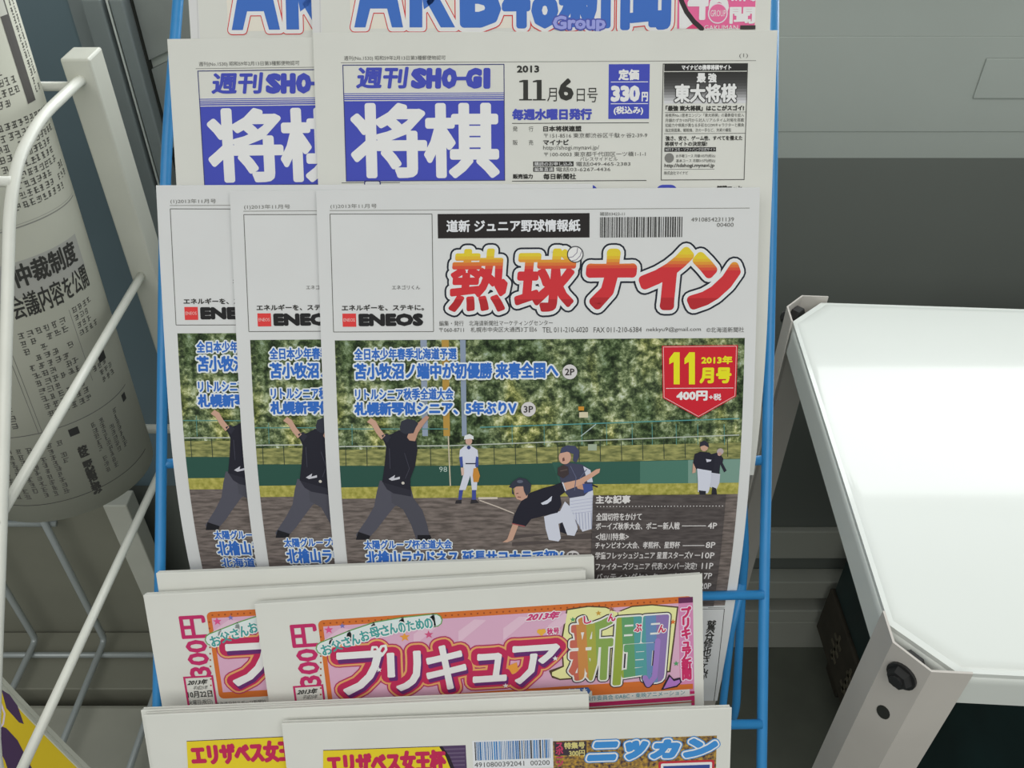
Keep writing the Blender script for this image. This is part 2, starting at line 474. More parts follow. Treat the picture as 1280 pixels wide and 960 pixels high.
# ---------------------------------------------------------------- top tier: blue outlined title with pink emblem
PA = Page(387, -62, 0.551, 579, 0.25, 0.25, [(0, 8), (1, 8)])
A0 = thing('newspaper', 'right newspaper of top tier, blue outlined letters and pink round emblem', 'newspaper', PA.M, 'newspapers with big blue outlined letters on the top tier')
PA.body(A0, M['paper'], 0.0035)
I = Ink(PA); I.rect(387.5, -60, 399, 200, '#bdbdb8', 1); I.line(399.5, -60, 401, 140, 0.8, '#a8a8a2', 1)
I.build('margin_fold', A0)
I = Ink(PA)
I.rect(436, -50, 947, 86, '#c9c4b4', 1)
AO = ((6.0, '#b83a3a', 3), (4.9, '#cfcdc8', 4), (3.0, '#cfcdc8', 5))
LA = [(459, -46), (474, -46), (474, -30), (466, -4), (463, 11), (457, 34.5), (443, 34.5)]
I.letter([LA, [(947 - x, y) for x, y in LA], [(466, -4), (481, -4), (484, 11), (463, 11)]], '#3c63a6', 6, AO)
I.letter([[(512, -46), (528, -46), (528, 34.5), (512, 34.5)], [(527, -8), (553, -46), (572, -46), (541, 4), (530, 12)], [(533, 2), (545, -10), (569, 34.5), (551, 34.5)]], '#3c63a6', 6, AO)
for t, x0, x1 in (('B', 574, 626),):
    I.text(t, x0, -44, x1, 79, '#3c63a6', 6, bold=5.4, outs=((6.5, '#b83a3a', 3), (5.2, '#cfcdc8', 4), (3.0, '#cfcdc8', 5)))
for t, x0, y0, x1, h in (('4', 627, -38, 663, 74), ('8', 664, -38, 698, 74), ('新', 698, -48, 772, 84), ('聞', 776, -48, 840, 86)):
    I.text(t, x0, y0, x1, h, '#3c63a6', 6, bold=3.6, outs=((5.5, '#b83a3a', 3), (4.2, '#cfcdc8', 4), (2.4, '#cfcdc8', 5)))
I.text('Group', 691, 20, 757, 22, '#8a8fc0', 8, bold=1.0, outs=((1.6, '#4a5296', 7),))
I.build('masthead', A0)
I = Ink(PA)
I.rect(848, -50, 946, 86, '#cf5f86', 2)
for i, (rr, c) in enumerate(((34, '#3a3634'), (28, '#d2688f'))): I.disc(893, -4 + 0, rr * 1.6, c, 3 + i) if False else None
u0, v0 = PA.P(900, 36)
arc = [(852 + 45 * (1 - math.cos(math.radians(a))), 36 - 60 * math.cos(math.radians(a)) + 0) for a in range(20, 91, 7)]
I.strokes([[(849, -12), (852, 2), (858, 15), (867, 27), (877, 36)]], 6, '#33302f', 4)
I.poly([(849, 36), (849, 0), (856, 14), (866, 28), (872, 36)], '#d9cfc4', 3)
I.poly([(857, 36), (866, 30), (874, 36)], '#c2476b', 3)
I.text('48', 860, -30, 912, 56, '#e3c9cf', 5, bold=1.4)
I.disc(897, 17, 12.5, '#e0c3cb', 6); I.disc(897, 17, 11, '#c9658a', 7)
I.text('GROUP', 888, 13, 907, 8, '#e6d3d6', 8)
I.text('新聞', 912, -22, 945, 24, '#e3c9cf', 5, bold=.8); I.text('聞', 912, 9, 944, 21, '#e3c9cf', 5, bold=.7)
I.text('GAKUMAN', 880, 32, 922, 6, '#e6d3d6', 8); I.rect(925, 32, 944, 5, '#3a3634', 8)
I.build('emblem', A0)
dup(A0, PA.pose(232, -57, 0.557, 0.8), 'left newspaper of top tier, half covered, blue outlined letters beside blue upright')

# ---------------------------------------------------------------- second tier: blue square title
PS = Page(391, 40.5, 0.545, 581, 0.29, 0.3, [(0, 8), (.17, 8), (.22, 16), (.29, 27)])
B0 = thing('newspaper', 'right newspaper of second tier, white characters on blue square, full front page shown', 'newspaper', PS.M, 'newspapers with blue square title on the second tier')
PS.body(B0, M['paper'], 0.0035)
BL = '#3f479c'
I = Ink(PS)
I.text('週刊(No.1530) 昭和59年2月13日第3種郵便物認可', 430, 70, 557, 6.5, '#5c5c56')
I.text('(1)', 924, 67, 935, 6, '#6a6a64'); I.rule(426, 78.5, 945, .8, '#77776f')
I.build('page_header', B0)
I = Ink(PS)
I.frame(428, 81, 630.5, 146, 1.1, '#3a3d66', 2)
I.rect(429.5, 126.5, 630, 99.5, BL, 1)
I.text('週刊', 444, 84, 511, 27, BL, 3, bold=1.0, shear=.06)
for t, x0, x1 in (('S', 513, 534), ('H', 532, 552), ('O', 551, 572), ('-', 571, 582), ('G', 581, 603), ('I', 604, 613)):
    if t == '-': I.rect(570, 96, 583, 4.5, BL, 3)
    else: I.text(t, x0, 85, x1, 26, BL, 3, bold=2.6, shear=.08)
for y, q in ((117.2, .9), (119.6, 1.1), (122, 1.3), (124.4, 1.5)): I.rule(430, y, 630, q, BL, 2)
I.text('将', 437, 129, 533, 94, '#c9cac4', 3, bold=3.4); I.text('棋', 529, 129, 624, 94, '#c9cac4', 3, bold=3.4)
I.build('masthead', B0)
I = Ink(PS)
def serif11(I, x):
    I.rect(x + 5, 100, x + 11, 25, TXT, 3); I.rect(x, 124, x + 16, 1.6, TXT, 3); I.poly([(x + 5, 100), (x, 101.4), (x, 103), (x + 5, 102.6)], TXT, 3)
I.text('2013', 646, 82, 674, 9, TXT, bold=.5)
serif11(I, 649); serif11(I, 666)
I.text('月', 684, 110, 696, 17, TXT); I.text('6', 698, 98, 717, 28, TXT, bold=1.5)
I.text('日', 721, 111, 731, 16, TXT); I.text('号', 734, 110, 747, 18, TXT)
I.text('毎週水曜日発行', 640, 136, 740, 14.5, BL, bold=.8)
I.rule(640, 154.3, 811, .9, TXT); I.rule(640, 226.5, 808, 1, TXT)
for t, x0, y0, x1, h in (('発', 641, 158, 647, 6.5), ('行', 661, 158, 666.5, 6.5), ('販', 641, 175, 647, 6.5), ('売', 661, 175, 666.5, 6.5),
    ('〒151-8516 東京都渋谷区千駄ヶ谷2-39-9', 680, 166.5, 809, 6.2), ('http://shogi.mynavi.jp/', 679, 182, 749, 6.8),
    ('〒100-0003 東京都千代田区一ツ橋1-1-1', 680, 190, 807, 6), ('パレスサイドビル', 725, 196.3, 772, 5), ('電話049-465-2383', 720, 202.3, 788, 5.6), ('電話03-6267-4436', 695, 209, 763, 5.6)):
    I.text(t, x0, y0, x1, h, '#4a4a45')
for t, x0, y0, x1, h in (('日本将棋連盟', 679, 157.5, 727, 7.2), ('マイナビ', 679, 174.5, 711, 7), ('販売協力', 641, 217.5, 666, 6.2), ('毎日新聞社', 679, 217, 720, 7.4)):
    I.text(t, x0, y0, x1, h, TXT, bold=.3)
I.rect(666.5, 202, 717, 6.2, TXT, 2); I.text('購読のお申し込み', 668, 202.6, 715.5, 5, '#c9cac4'); I.rect(666.5, 209, 692.5, 5.8, TXT, 2); I.text('編集直通', 668, 209.5, 691.5, 4.8, '#c9cac4')
I.build('publisher_notes', B0)
I = Ink(PS)
I.rect(761, 80.3, 812.3, 68.5, BL, 1)
W_ = '#c9cac4'
I.text('定価', 773, 86.5, 799, 14, W_, bold=.7); I.rule(763.5, 102.6, 810, .9, W_, 2); I.text('330', 763.5, 107, 800, 20.5, W_, bold=1.6)
I.text('円', 802, 115, 810, 12, W_, bold=.5); I.rule(763.5, 129.8, 810, .9, W_, 2); I.text('(税込み)', 767, 133, 804, 11, W_, bold=.4)
I.build('price_box', B0)
I = Ink(PS)
I.frame(828.5, 79.5, 935, 146, 1, '#4a4a45', 2)
I.rect(830.5, 80, 934.5, 9, '#2d2d2b', 2); I.text('マイナビの携帯将棋サイト', 852, 81.3, 914, 6.5, W_, bold=.3)
for j, g in enumerate((0x30, 0x34, 0x38, 0x3e, 0x46, 0x52, 0x62, 0x76, 0x8c, 0xa4, 0xb8)): I.rect(830, 90 + j * 3.6, 934, 3.65, '#%02x%02x%02x' % (g, g, g - 2), 1)
I.text('最', 871, 91.5, 882.5, 12, W_, bold=.5); I.text('強', 885, 91.5, 896, 12, W_, bold=.5)
I.text('東大将棋', 843, 105, 921, 23.5, W_, 5, bold=.9, outs=((1.1, '#3a3a38', 4),), shear=-.0)
I.text('「最強 東大将棋」はここがスゴイ!', 832, 132, 930, 7, TXT, bold=.35)
I.rule(831, 140.5, 933, .5, TXT)
for j, (t, x1) in enumerate((('将棋界No.1思考エンジン「東大将棋」の最新版を投入', 930), ('月額わずか105円から対人リアルタイム対局を搭載', 930), ('初級力や棋風が異なる多彩なCOMキャラクターと勝負', 930), ('指定局面集、観戦機、次の一手など、充実の機能', 914))):
    I.text(t, 831.5, 142 + j * 6.2, x1, 4.6, '#4a4a45')
I.rule(830, 167.2, 932, .6, TXT)
I.text('強さ、安さ、ゲーム性、すべてを備えた', 832, 170, 928, 6, TXT, bold=.2); I.text('将棋サイトの決定版!', 831, 177, 884, 6, TXT, bold=.2)
I.rect(830.5, 184.3, 895, 5.4, '#2d2d2b', 2); I.text('NTTドコモ・ソフトバンク公式サイト', 832, 185, 894, 4, W_)
I.disc(836.5, 197.5, 6, '#70706a', 2)
I.text('お手軽コース 月額105円(税込)', 845, 193, 894, 4.6, TXT); I.text('基本コース 月額315円(税込)', 845, 199, 894, 4.6, TXT)
I.text('http://tdshogi.mynavi.jp', 830.5, 204.5, 893, 6, TXT, bold=.15); I.rule(830, 211.8, 893, .5, TXT); I.text('株式会社マイナビ', 830, 214, 860, 4.6, TXT)
I.build('advertisement', B0)
I = Ink(PS)
I.rule(427, 228.6, 500, .8, TXT); I.rect(455, 225.5, 476, 30, '#3a3d66', 2, rad=3); I.rect(456.5, 227, 474.5, 30, '#b9bab4', 3, rad=2)
I.build('article_heading', B0)
for x in (720, 820):
    I = Ink(PS); I.rect(x, 231, x + 27, 24, BL, 2, rad=9); I.build('article_tab', B0)
I = Ink(PS); I.text('観戦エッセー', 896, 232, 934, 8, TXT, bold=.5)
I.build('essay_heading', B0)
dup(B0, PS.pose(209, 48.5, 0.5505, 0.7), 'left newspaper of second tier, blue square title cut off by its neighbour')

# ---------------------------------------------------------------- third tier: baseball paper with cover photo
PROF = [(0, 7), (.11, 7.5), (.15, 10.5), (.185, 17), (.22, 21.5), (.26, 28), (.32, 32), (.42, 34)]
PN = Page(395, 237.5, 0.539, 555, 0.385, 0.35, PROF)
N0 = thing('newspaper', 'front newspaper of middle tier, whole baseball photo and red title visible', 'newspaper', PN.M, 'newspapers with baseball cover photo on the middle tier')
PN.body(N0, M['paper_white'], 0.0032)
I = Ink(PN)
I.text('(1)2013年11月号', 413, 255, 471, 6.5, '#66665f'); I.rule(412, 263.3, 937, .8, '#77776f'); I.build('page_header', N0)
I = Ink(PN)
for a, b in (((412.5, 267.5), (540, 267.5)), ((540, 267.5), (542, 414)), ((542, 414.5), (417, 415)), ((417, 415), (412.5, 267.5))): I.line(*a, *b, .9, '#55554f', 1)
I.text('エネゴリくん', 490, 356.5, 525, 5.5, TXT); I.text('エネルギーを、ステキに。', 427, 381, 530, 7.6, TXT, bold=.3)
I.rect(428, 392, 445, 16.5, '#c23a38', 2); I.text('ENEOS', 429.5, 398, 443.5, 4, '#e0b0a8')
I.text('ENEOS', 448, 392, 529, 16, '#222222', bold=1.7)
I.build('advertisement', N0)
I = Ink(PN)
I.rect(547, 267.5, 737, 30.5, '#262322', 2); I.text('道新 ジュニア野球情報紙', 558, 275, 725.5, 15.5, '#c4c5c6', bold=.5)
I.build('banner', N0)
I = Ink(PN)
I.text('雑誌03423-11', 750, 265, 781, 4.8, '#55554f'); barcode(I, 750, 271.5, 853, 25.5, ['#2c2c2a', '#3c3c3a'])
I.text('4910854231139', 864, 272, 917.5, 5, '#55554f'); I.text('00400', 896, 278.6, 917, 5, '#55554f'); I.build('barcode', N0)
I = Ink(PN)
TB = [(.12, '#c4b030'), (.17, '#c4a030'), (.22, '#c28632'), (.27, '#be6834'), (.32, '#bb4a34'), (.8, '#b43034'), (1.5, '#9e282c')]
for t, x0, y0, x1, h, bo in (('熱', 559, 311, 638, 79, 2.4), ('球', 641, 311, 723, 79, 3.0), ('ナ', 729, 311, 798, 76, 5.6), ('イ', 796, 309, 868, 79, 5.6), ('ン', 859, 315, 928, 72, 5.6)):
    I.text(t, x0, y0, x1, h, None, 6, bold=bo, outs=((6.9, '#20242c', 3), (4.6, '#c6c8c8', 4), (2.6, '#c6c8c8', 5)), shear=.10, bands=TB)
I.disc(719, 318, 10.5, '#2b2e34', 7); I.disc(719, 318, 9.2, '#cfcfcf', 8)
I.strokes([[(711, 322), (716, 321), (721, 316), (722, 310)], [(715, 326), (720, 325), (725, 320), (727, 314)]], .9, '#7a7480', 9)
I.build('masthead', N0)
I = Ink(PN)
for t, x0, y0, x1 in (('編集・発行　北海道新聞社マーケティングセンター', 549, 401, 691), ('〒060-8711　札幌市中央区大通西3丁目6', 549, 409, 671), ('TEL 011-210-6020', 678, 409, 735), ('FAX 011-210-6384', 742, 409, 802), ('nekkyu9@gmail.com', 808, 409, 876), ('©北海道新聞社', 883, 409, 930)):
    I.text(t, x0, y0, x1, 6.6, '#4a4a45')
I.build('publisher_notes', N0)

# cover photo: procedural foliage, fence, wall, grass and dirt printed on the sheet
def foliage_mat():
    m = mat('printed_foliage', (.2, .2, .1), 0.75, spec=.2); nt = m.node_tree; b = nt.nodes['Principled BSDF']
    uv = nt.nodes.new('ShaderNodeUVMap'); uv.uv_map = 'page'
    n = nt.nodes.new('ShaderNodeTexNoise'); n.inputs['Scale'].default_value = 15; n.inputs['Detail'].default_value = 7; n.inputs['Roughness'].default_value = .72
    r = nt.nodes.new('ShaderNodeValToRGB'); e = r.color_ramp.elements
    cols = [(.30, '#161c14'), (.41, '#2b3524'), (.48, '#4c583c'), (.54, '#757f5a'), (.60, '#a3a98c'), (.68, '#c3c6c0')]
    e[0].position = cols[0][0]; e[1].position = cols[-1][0]
    for p, _ in cols[1:-1]: e.new(p)
    for q, (p, c) in zip(sorted(e, key=lambda x: x.position), cols): q.color = (*[min(.8, a / w * .7) for a, w in zip(lin(c), WP)], 1)
    n2 = nt.nodes.new('ShaderNodeTexNoise'); n2.inputs['Scale'].default_value = 3.2; n2.inputs['Detail'].default_value = 3
    mp = nt.nodes.new('ShaderNodeMapping'); mp.inputs['Scale'].default_value = (1.7, .55, 1); mp.inputs['Location'].default_value = (3.1, 1.2, 0)
    mx = nt.nodes.new('ShaderNodeMix'); mx.data_type = 'RGBA'; mx.blend_type = 'MULTIPLY'
    r2 = nt.nodes.new('ShaderNodeValToRGB'); q2 = r2.color_ramp.elements
    q2[0].position = .40; q2[0].color = (.34, .46, .34, 1); q2[1].position = .66; q2[1].color = (1.25, 1.12, .62, 1)
    qm = q2.new(.52); qm.color = (.98, 1.02, .92, 1)
    L = nt.links.new
    L(uv.outputs['UV'], n.inputs['Vector']); L(uv.outputs['UV'], mp.inputs['Vector']); L(mp.outputs['Vector'], n2.inputs['Vector'])
    L(n.outputs['Fac'], r.inputs['Fac']); L(n2.outputs['Fac'], r2.inputs['Fac'])
    mx.inputs['Factor'].default_value = .85
    L(r.outputs['Color'], mx.inputs['A']); L(r2.outputs['Color'], mx.inputs['B']); L(mx.outputs['Result'], b.inputs['Base Color'])
    return m
def grain_mat(name, c0, c1, sx, sy):
    m = mat(name, (.2, .2, .2), .75, spec=.2); nt = m.node_tree; b = nt.nodes['Principled BSDF']
    uv = nt.nodes.new('ShaderNodeUVMap'); uv.uv_map = 'page'; mp = nt.nodes.new('ShaderNodeMapping'); mp.inputs['Scale'].default_value = (sx, sy, 1)
    n = nt.nodes.new('ShaderNodeTexNoise'); n.inputs['Scale'].default_value = 10; n.inputs['Detail'].default_value = 5
    r = nt.nodes.new('ShaderNodeValToRGB'); r.color_ramp.elements[0].position = .35; r.color_ramp.elements[1].position = .68
    for q, c in zip(r.color_ramp.elements, (c0, c1)): q.color = (*[a / w * .7 for a, w in zip(lin(c), WP)], 1)
    L = nt.links.new; L(uv.outputs['UV'], mp.inputs['Vector']); L(mp.outputs['Vector'], n.inputs['Vector']); L(n.outputs['Fac'], r.inputs['Fac']); L(r.outputs['Color'], b.inputs['Base Color'])
    return m
FOL = foliage_mat(); DIRT = grain_mat('printed_dirt', '#4f4843', '#766c65', 1.0, 5.0); GRASS = grain_mat('printed_grass', '#7f7d35', '#a9a256', 3, 3)
BANK = grain_mat('printed_bank', '#595f38', '#94935a', 1.5, 5); FENCE = grain_mat('printed_fence', '#3c5b50', '#8b9a80', 3, 2)
PANEL = grain_mat('printed_panel', '#3f3a38', '#544e4b', 1.0, 5.0)
I = Ink(PN)
uL = PN.P(418.5, 426)[0]; uR = PN.P(931, 423)[0]; vT = PN.P(418, 425.5)[1]
vY = lambda y: PN.P(640, y)[1]
I.rect_uv(uL, vT, uR, vY(545), FOL, 1); I.rect_uv(uL, vY(545), uR, vY(568), FOL, 1)
def hband(pts_top, pts_bot, c, layer):
    top = [PN.P(*p) for p in pts_top]; bot = [PN.P(*p) for p in pts_bot]
    top[0] = (uL, top[0][1]); bot[0] = (uL, bot[0][1]); top[-1] = (uR, top[-1][1]); bot[-1] = (uR, bot[-1][1])
    V = top + bot[::-1]; I.add(V, [tuple(range(len(V)))], c, layer)
hband([(425, 562), (640, 560), (924, 553)], [(426, 584), (640, 582), (924, 574)], BANK, 2)
hband([(428, 582), (560, 582), (926, 573)], [(430, 611), (640, 608), (922, 605)], '#294a3f', 3)
I.poly([(690, 577.5), (800, 576.5), (800, 606), (700, 607)], '#2f5347', 4); I.poly([(800, 576.5), (860, 575), (860, 605.5), (800, 606)], '#446b5c', 4)
q = [PN.P(860, 575), PN.P(922, 573.5), PN.P(920, 605), PN.P(860, 605.5)]; I.add([q[0], (uR, q[1][1]), (uR, q[2][1]), q[3]], [(0, 1, 2, 3)], '#6a8779', 4)
hband([(428, 609), (640, 606), (922, 603)], [(430, 624), (640, 622), (920, 618)], GRASS, 5)
hband([(430, 623), (640, 621), (920, 617)], [(440, 762), (640, 760), (905, 756)], DIRT, 6)
for x0, x1, c in ((525.5, 533.5, '#7f8a99'), (575, 582, '#7a8695'), (552, 561, '#a07f3c')): I.poly([(x0, 425), (x1, 425), (x1 + 1.5, 545), (x0 + 2.5, 545)], c, 2)
I.line(560.5, 545, 563, 607, 1.6, '#b0a890', 5); I.line(423, 536, 560, 536, 1.2, '#4d7f77', 4); I.line(600, 534, 924, 523, 1.3, '#4a8480', 4)
I.line(424, 558, 560, 557, 1.4, '#a9b0a4', 4); I.line(560, 557, 924, 543.5, 1.3, '#a2a99c', 4)
for i in range(19):
    x = 432 + i * 26.5; y = 560 - max(0, x - 560) * .035
    if i not in (2, 3): I.line(x, y - 2, x + .6, y + 23, .9, '#2f3a30', 4)
for x in (440, 640, 680, 727, 758, 790, 815, 845, 872, 905): I.line(x, 530, x + .4, 556, .8, '#4d7f77', 3)
I.line(726, 545, 745, 530, 1.2, '#9aa8a0', 4); I.rect(724, 515, 735, 7, '#b9b294', 4); I.rect(723, 508, 730, 5, '#b07c2c', 4); I.rect(735, 555, 746, 8, '#8f9a84', 5)
I.text('98', 549, 583, 559, 6.5, '#9db0a4', 7)
I.strokes([[(600, 625), (622, 633), (642, 641)]], 1.6, '#b0a598', 7); I.rect(598, 621, 622, 2.4, '#b9b0a0', 7)
I.line(835, 622, 905, 626, 1, '#a39a8e', 10)
cover = I.build('cover_photo', N0)

def figure(name, fn):
    I = Ink(PN); fn(I); return I.build(name, cover, base=5)
SK, BK, GR, WH, NV = '#b08d78', '#22222a', '#4a4a52', '#b9bcc4', '#2f3550'
def umpire(I):
    I.poly([(475, 600), (512, 604), (515, 618), (508, 624), (493, 633), (481, 648), (472, 660), (462, 671), (447, 673), (445, 668), (459, 648), (468, 632), (471, 615)], GR, 2)
    I.poly([(488, 604), (514, 610), (517, 622), (528, 637), (534, 655), (538, 673), (521, 675), (514, 655), (504, 636), (490, 628)], '#45454c', 3)
    I.poly([(448, 664), (463, 669), (461, 674), (445, 674)], '#1c1c20', 4); I.poly([(522, 668), (538, 668), (541, 676), (522, 677)], '#1c1c20', 4)
    I.poly([(479, 603), (489, 600), (514, 608), (514, 620), (492, 616), (484, 611)], '#2b2b33', 4)
    I.poly([(477, 544), (484, 544), (492, 541), (499, 537), (510, 541), (520, 546), (522, 562), (519, 582), (513, 598), (513, 612), (478, 602), (481, 580), (483, 558)], BK, 5)
    I.poly([(477, 544), (484, 541), (489, 546), (484, 553)], '#2b2b34', 6)
    I.poly([(459, 527), (464, 522), (470, 526), (475, 535), (482, 544), (477, 549), (470, 540), (465, 531)], SK, 6)
    I.poly([(509, 546), (514, 534), (524, 527), (533, 519), (537, 521), (530, 530), (523, 540), (519, 551), (512, 550)], '#a5806c', 6)
    I.poly([(500, 534), (502, 526), (510, 523), (519, 525), (523, 529), (520, 534), (517, 541), (506, 542), (501, 539)], '#2e3038', 7)
    I.poly([(486, 598), (494, 593), (493, 597), (500, 595), (500, 598), (490, 600)], '#b0b0b4', 7); I.disc(504, 603, 2, '#b5b0a4', 7)
    I.strokes([[(506, 566), (512, 585), (507, 597)], [(487, 560), (488, 585)]], .9, '#3a3a44', 7)
def fielder(I):
    I.poly([(581, 557), (589, 557), (597, 562), (598, 572), (595, 582), (597, 596), (596, 612), (590, 612), (588, 594), (582, 612), (574, 612), (579, 594), (579, 580), (574, 572), (575, 562)], WH, 2)
    I.poly([(574, 571), (578, 570), (579, 582), (576, 584)], '#3b4a86', 3); I.poly([(595, 570), (598, 571), (598, 583), (594, 583)], '#3b4a86', 3)
    I.poly([(576, 584), (580, 584), (580, 593), (577, 594)], '#b9a090', 3)
    I.poly([(592, 585), (597, 584), (600, 594), (598, 602), (592, 602), (591, 594)], '#b07a34', 4)
    I.poly([(574, 612), (579, 612), (577, 624), (573, 624)], '#3b4684', 3); I.poly([(590, 612), (595, 612), (595, 624), (590, 624)], '#3b4684', 3)
    I.poly([(570, 625), (577, 624), (577, 629), (569, 629)], '#2c2a2c', 3); I.poly([(589, 624), (595, 624), (599, 628), (588, 629)], '#2c2a2c', 3)
    I.disc(586, 551, 4.4, '#b08f7e', 3, ry=5); I.poly([(580, 549), (581, 544), (587, 542), (592, 545), (592, 549), (588, 548)], '#c2c6d0', 4)
    I.line(582, 579, 595, 579, 1.6, '#2a2c3c', 4); I.disc(586, 559, 2.4, '#35406a', 4)
def player(I):
    for dx, x in ((0, 0),):
        I.poly([(889, 567), (899, 565), (904, 573), (903, 578), (908, 588), (905, 590), (900, 580), (899, 592), (888, 590)], '#25252e', 2)
        I.poly([(886, 590), (900, 592), (899, 603), (895, 612), (887, 608)], '#b0b2ba', 2); I.poly([(890, 608), (895, 610), (896, 618), (889, 618)], '#26262c', 3)
        I.disc(900, 564, 4.4, '#9f9390', 3); I.disc(899, 567, 2.6, '#a8877a', 4)
    I.poly([(868, 567), (875, 564), (886, 565), (893, 570), (892, 582), (890, 588), (870, 586), (866, 578)], '#22222b', 5)
    I.poly([(866, 577), (870, 580), (869, 590), (865, 591)], SK, 5)
    I.poly([(871, 585), (889, 588), (888, 602), (886, 612), (884, 616), (872, 614), (872, 600)], WH, 6); I.poly([(873, 612), (882, 613), (881, 624), (876, 625)], '#26262c', 7)
    I.disc(880, 558, 5, SK, 6, ry=6); I.poly([(874, 558), (875, 552), (880, 550), (885, 553), (886, 559), (880, 556)], '#2a2a34', 7)
    I.poly([(882, 573), (889, 574), (888, 576), (883, 577)], '#b5b5bd', 7)
def catcher(I):
    I.poly([(712, 618), (741, 612), (743, 640), (741, 660), (728, 664), (720, 650), (712, 640)], WH, 2)
    for i in range(7): I.line(716 + i * 3.8, 640, 718 + i * 3.6, 661, .8, '#8f93a6', 3)
    for i in range(5): I.line(713, 626 + i * 4, 742, 622 + i * 4, .6, '#9a9db0', 3)
    I.poly([(699, 583), (712, 578), (727, 580), (737, 586), (741, 600), (738, 612), (730, 619), (712, 622), (704, 612), (700, 598)], '#3d3f50', 4)
    I.poly([(729, 582), (738, 587), (741, 602), (734, 602)], '#b5b8c0', 5); I.poly([(728, 604), (740, 604), (741, 612), (730, 616)], '#3a4a7e', 6)
    I.poly([(718, 602), (730, 600), (731, 612), (722, 610)], '#b0866c', 5)
    I.disc(706, 571, 8, '#b68f7c', 6, ry=9.5); I.poly([(703, 572), (705, 571), (706, 575), (703, 576)], '#5e3f3a', 7)
    I.poly([(700, 566), (702, 559), (709, 556), (719, 557), (724, 563), (723, 572), (720, 578), (716, 575), (717, 567), (709, 564)], '#3c4056', 7)
    I.poly([(697, 584), (704, 580), (710, 583), (711, 592), (704, 597), (697, 593)], '#3b3232', 8); I.line(700, 588, 709, 586, 1, '#5e524e', 9)
    I.strokes([[(713, 582), (720, 596), (718, 612)], [(733, 586), (724, 598)]], 1.1, '#565a70', 7); I.line(739, 605, 747, 608, 2, '#22222a', 6)
def runner(I):
    I.poly([(640, 668), (760, 664), (775, 668), (700, 678), (640, 682)], '#4a4340', 1)
    I.poly([(700, 650), (716, 652), (722, 664), (714, 669), (700, 664)], '#22222a', 3)
    I.poly([(680, 645), (700, 638), (706, 626), (712, 632), (718, 646), (722, 660), (718, 669), (709, 668), (703, 652), (698, 654), (701, 672), (698, 676), (686, 674), (682, 660)], WH, 4)
    I.poly([(663, 615), (680, 609), (692, 606), (703, 602), (708, 613), (700, 619), (702, 630), (697, 640), (680, 644), (664, 648), (657, 657), (640, 654), (642, 645), (648, 632), (654, 622)], '#22222b', 5)
    I.poly([(641, 654), (648, 656), (641, 674), (634, 677), (628, 677), (634, 673)], SK, 5); I.line(640, 653.5, 656, 657, 1.5, '#8c4a4a', 6)
    I.poly([(704, 603), (722, 599), (736, 592), (745, 586), (750, 585), (749, 590), (740, 596), (724, 606), (708, 612)], '#b89079', 6)
    I.line(703, 602, 707, 613, 1.6, '#b9bcc4', 7)
    I.poly([(643, 608), (656, 606), (661, 612), (659, 621), (652, 625), (646, 623), (643, 617)], '#b08a76', 6); I.line(645, 616, 648, 615.5, .9, '#4d3a36', 9); I.line(647, 620, 651, 620.5, 1.1, '#6d443e', 9)
    I.poly([(636, 608), (641, 601), (649, 596), (658, 598), (664, 605), (663, 614), (658, 619), (655, 613), (654, 607), (646, 607), (641, 610), (643, 618), (640, 616), (640, 609)], '#31343f', 8)
    I.disc(650, 601, 4, '#565b68', 9, ry=2.2); I.poly([(676, 628), (684, 624), (690, 619), (689, 625), (684, 629), (678, 630)], '#b9bcc4', 7)
figure('umpire_picture', umpire); figure('fielder_picture', fielder); figure('player_picture', player); figure('catcher_picture', catcher); figure('runner_picture', runner)

I = Ink(PN); HB = '#2f5fa6'
OW = lambda r: ((r, '#c3c8d2', 16),)
for t, x0, y0, x1, h, bo, r in (('全日本少年春季北海道予選', 443, 435, 571, 15, .55, 1.7), ('苫小牧沼ノ端中が初優勝 来春全国へ', 443, 453.5, 698, 20.5, .9, 2.0), ('リトルシニア秋季全道大会', 444, 485, 567, 15, .55, 1.7), ('札幌新琴似シニア、5年ぶりV', 443, 502, 646, 17, .95, 2.0),
    ('太陽グループ杯全道大会', 455, 673.5, 565, 11.5, .5, 1.5), ('北檜山ラウドネス 延長サヨナラで初V', 457, 686.5, 704, 19, .85, 1.8), ('北海道チャンピオン', 461, 708, 590, 12, .5, 1.5)):
    I.text(t, x0, y0, x1, h, HB, 17, bold=bo, outs=OW(r))
for x, y, t in ((712, 464.5, '2P'), (660.5, 511, '3P'), (716, 694, '5P')):
    I.disc(x, y, 9.5, '#b9b6b2', 16); I.text(t, x - 6, y - 4.2, x + 6, 8.5, '#3a3636', 17, bold=.3)
I.build('headline', N0)
I = Ink(PN)
pent = [(827, 432), (921.5, 431), (919.5, 495), (872.5, 521.5), (828, 497)]
I.poly(pent, '#b2202c', 16); cx, cy = 873, 473
ins = [(cx + (x - cx) * .965, cy + (y - cy) * .965) for x, y in pent]
for a, b in zip(ins, ins[1:] + ins[:1]): I.line(*a, *b, .7, '#d0a8a4', 17)
YL = '#d2c420'
for x in (837, 856): I.poly([(x + 5, 440), (x + 12, 440), (x + 12, 480), (x + 4.5, 480), (x + 4.5, 452), (x - 1, 455), (x - 1, 448)], YL, 17)
I.text('2013年', 876, 444.5, 915, 10.5, YL, 17, bold=.6); I.text('月号', 874, 459, 914, 20, YL, 17, bold=1.2)
I.rule(832, 485, 916, .8, '#d0b8b4', 17); I.text('400円', 845, 488, 884, 12.5, '#cfcaca', 17, bold=.8); I.text('+税', 885.5, 491.5, 901, 8.5, '#cfcaca', 17, bold=.3)
I.build('issue_badge', N0)
I = Ink(PN)
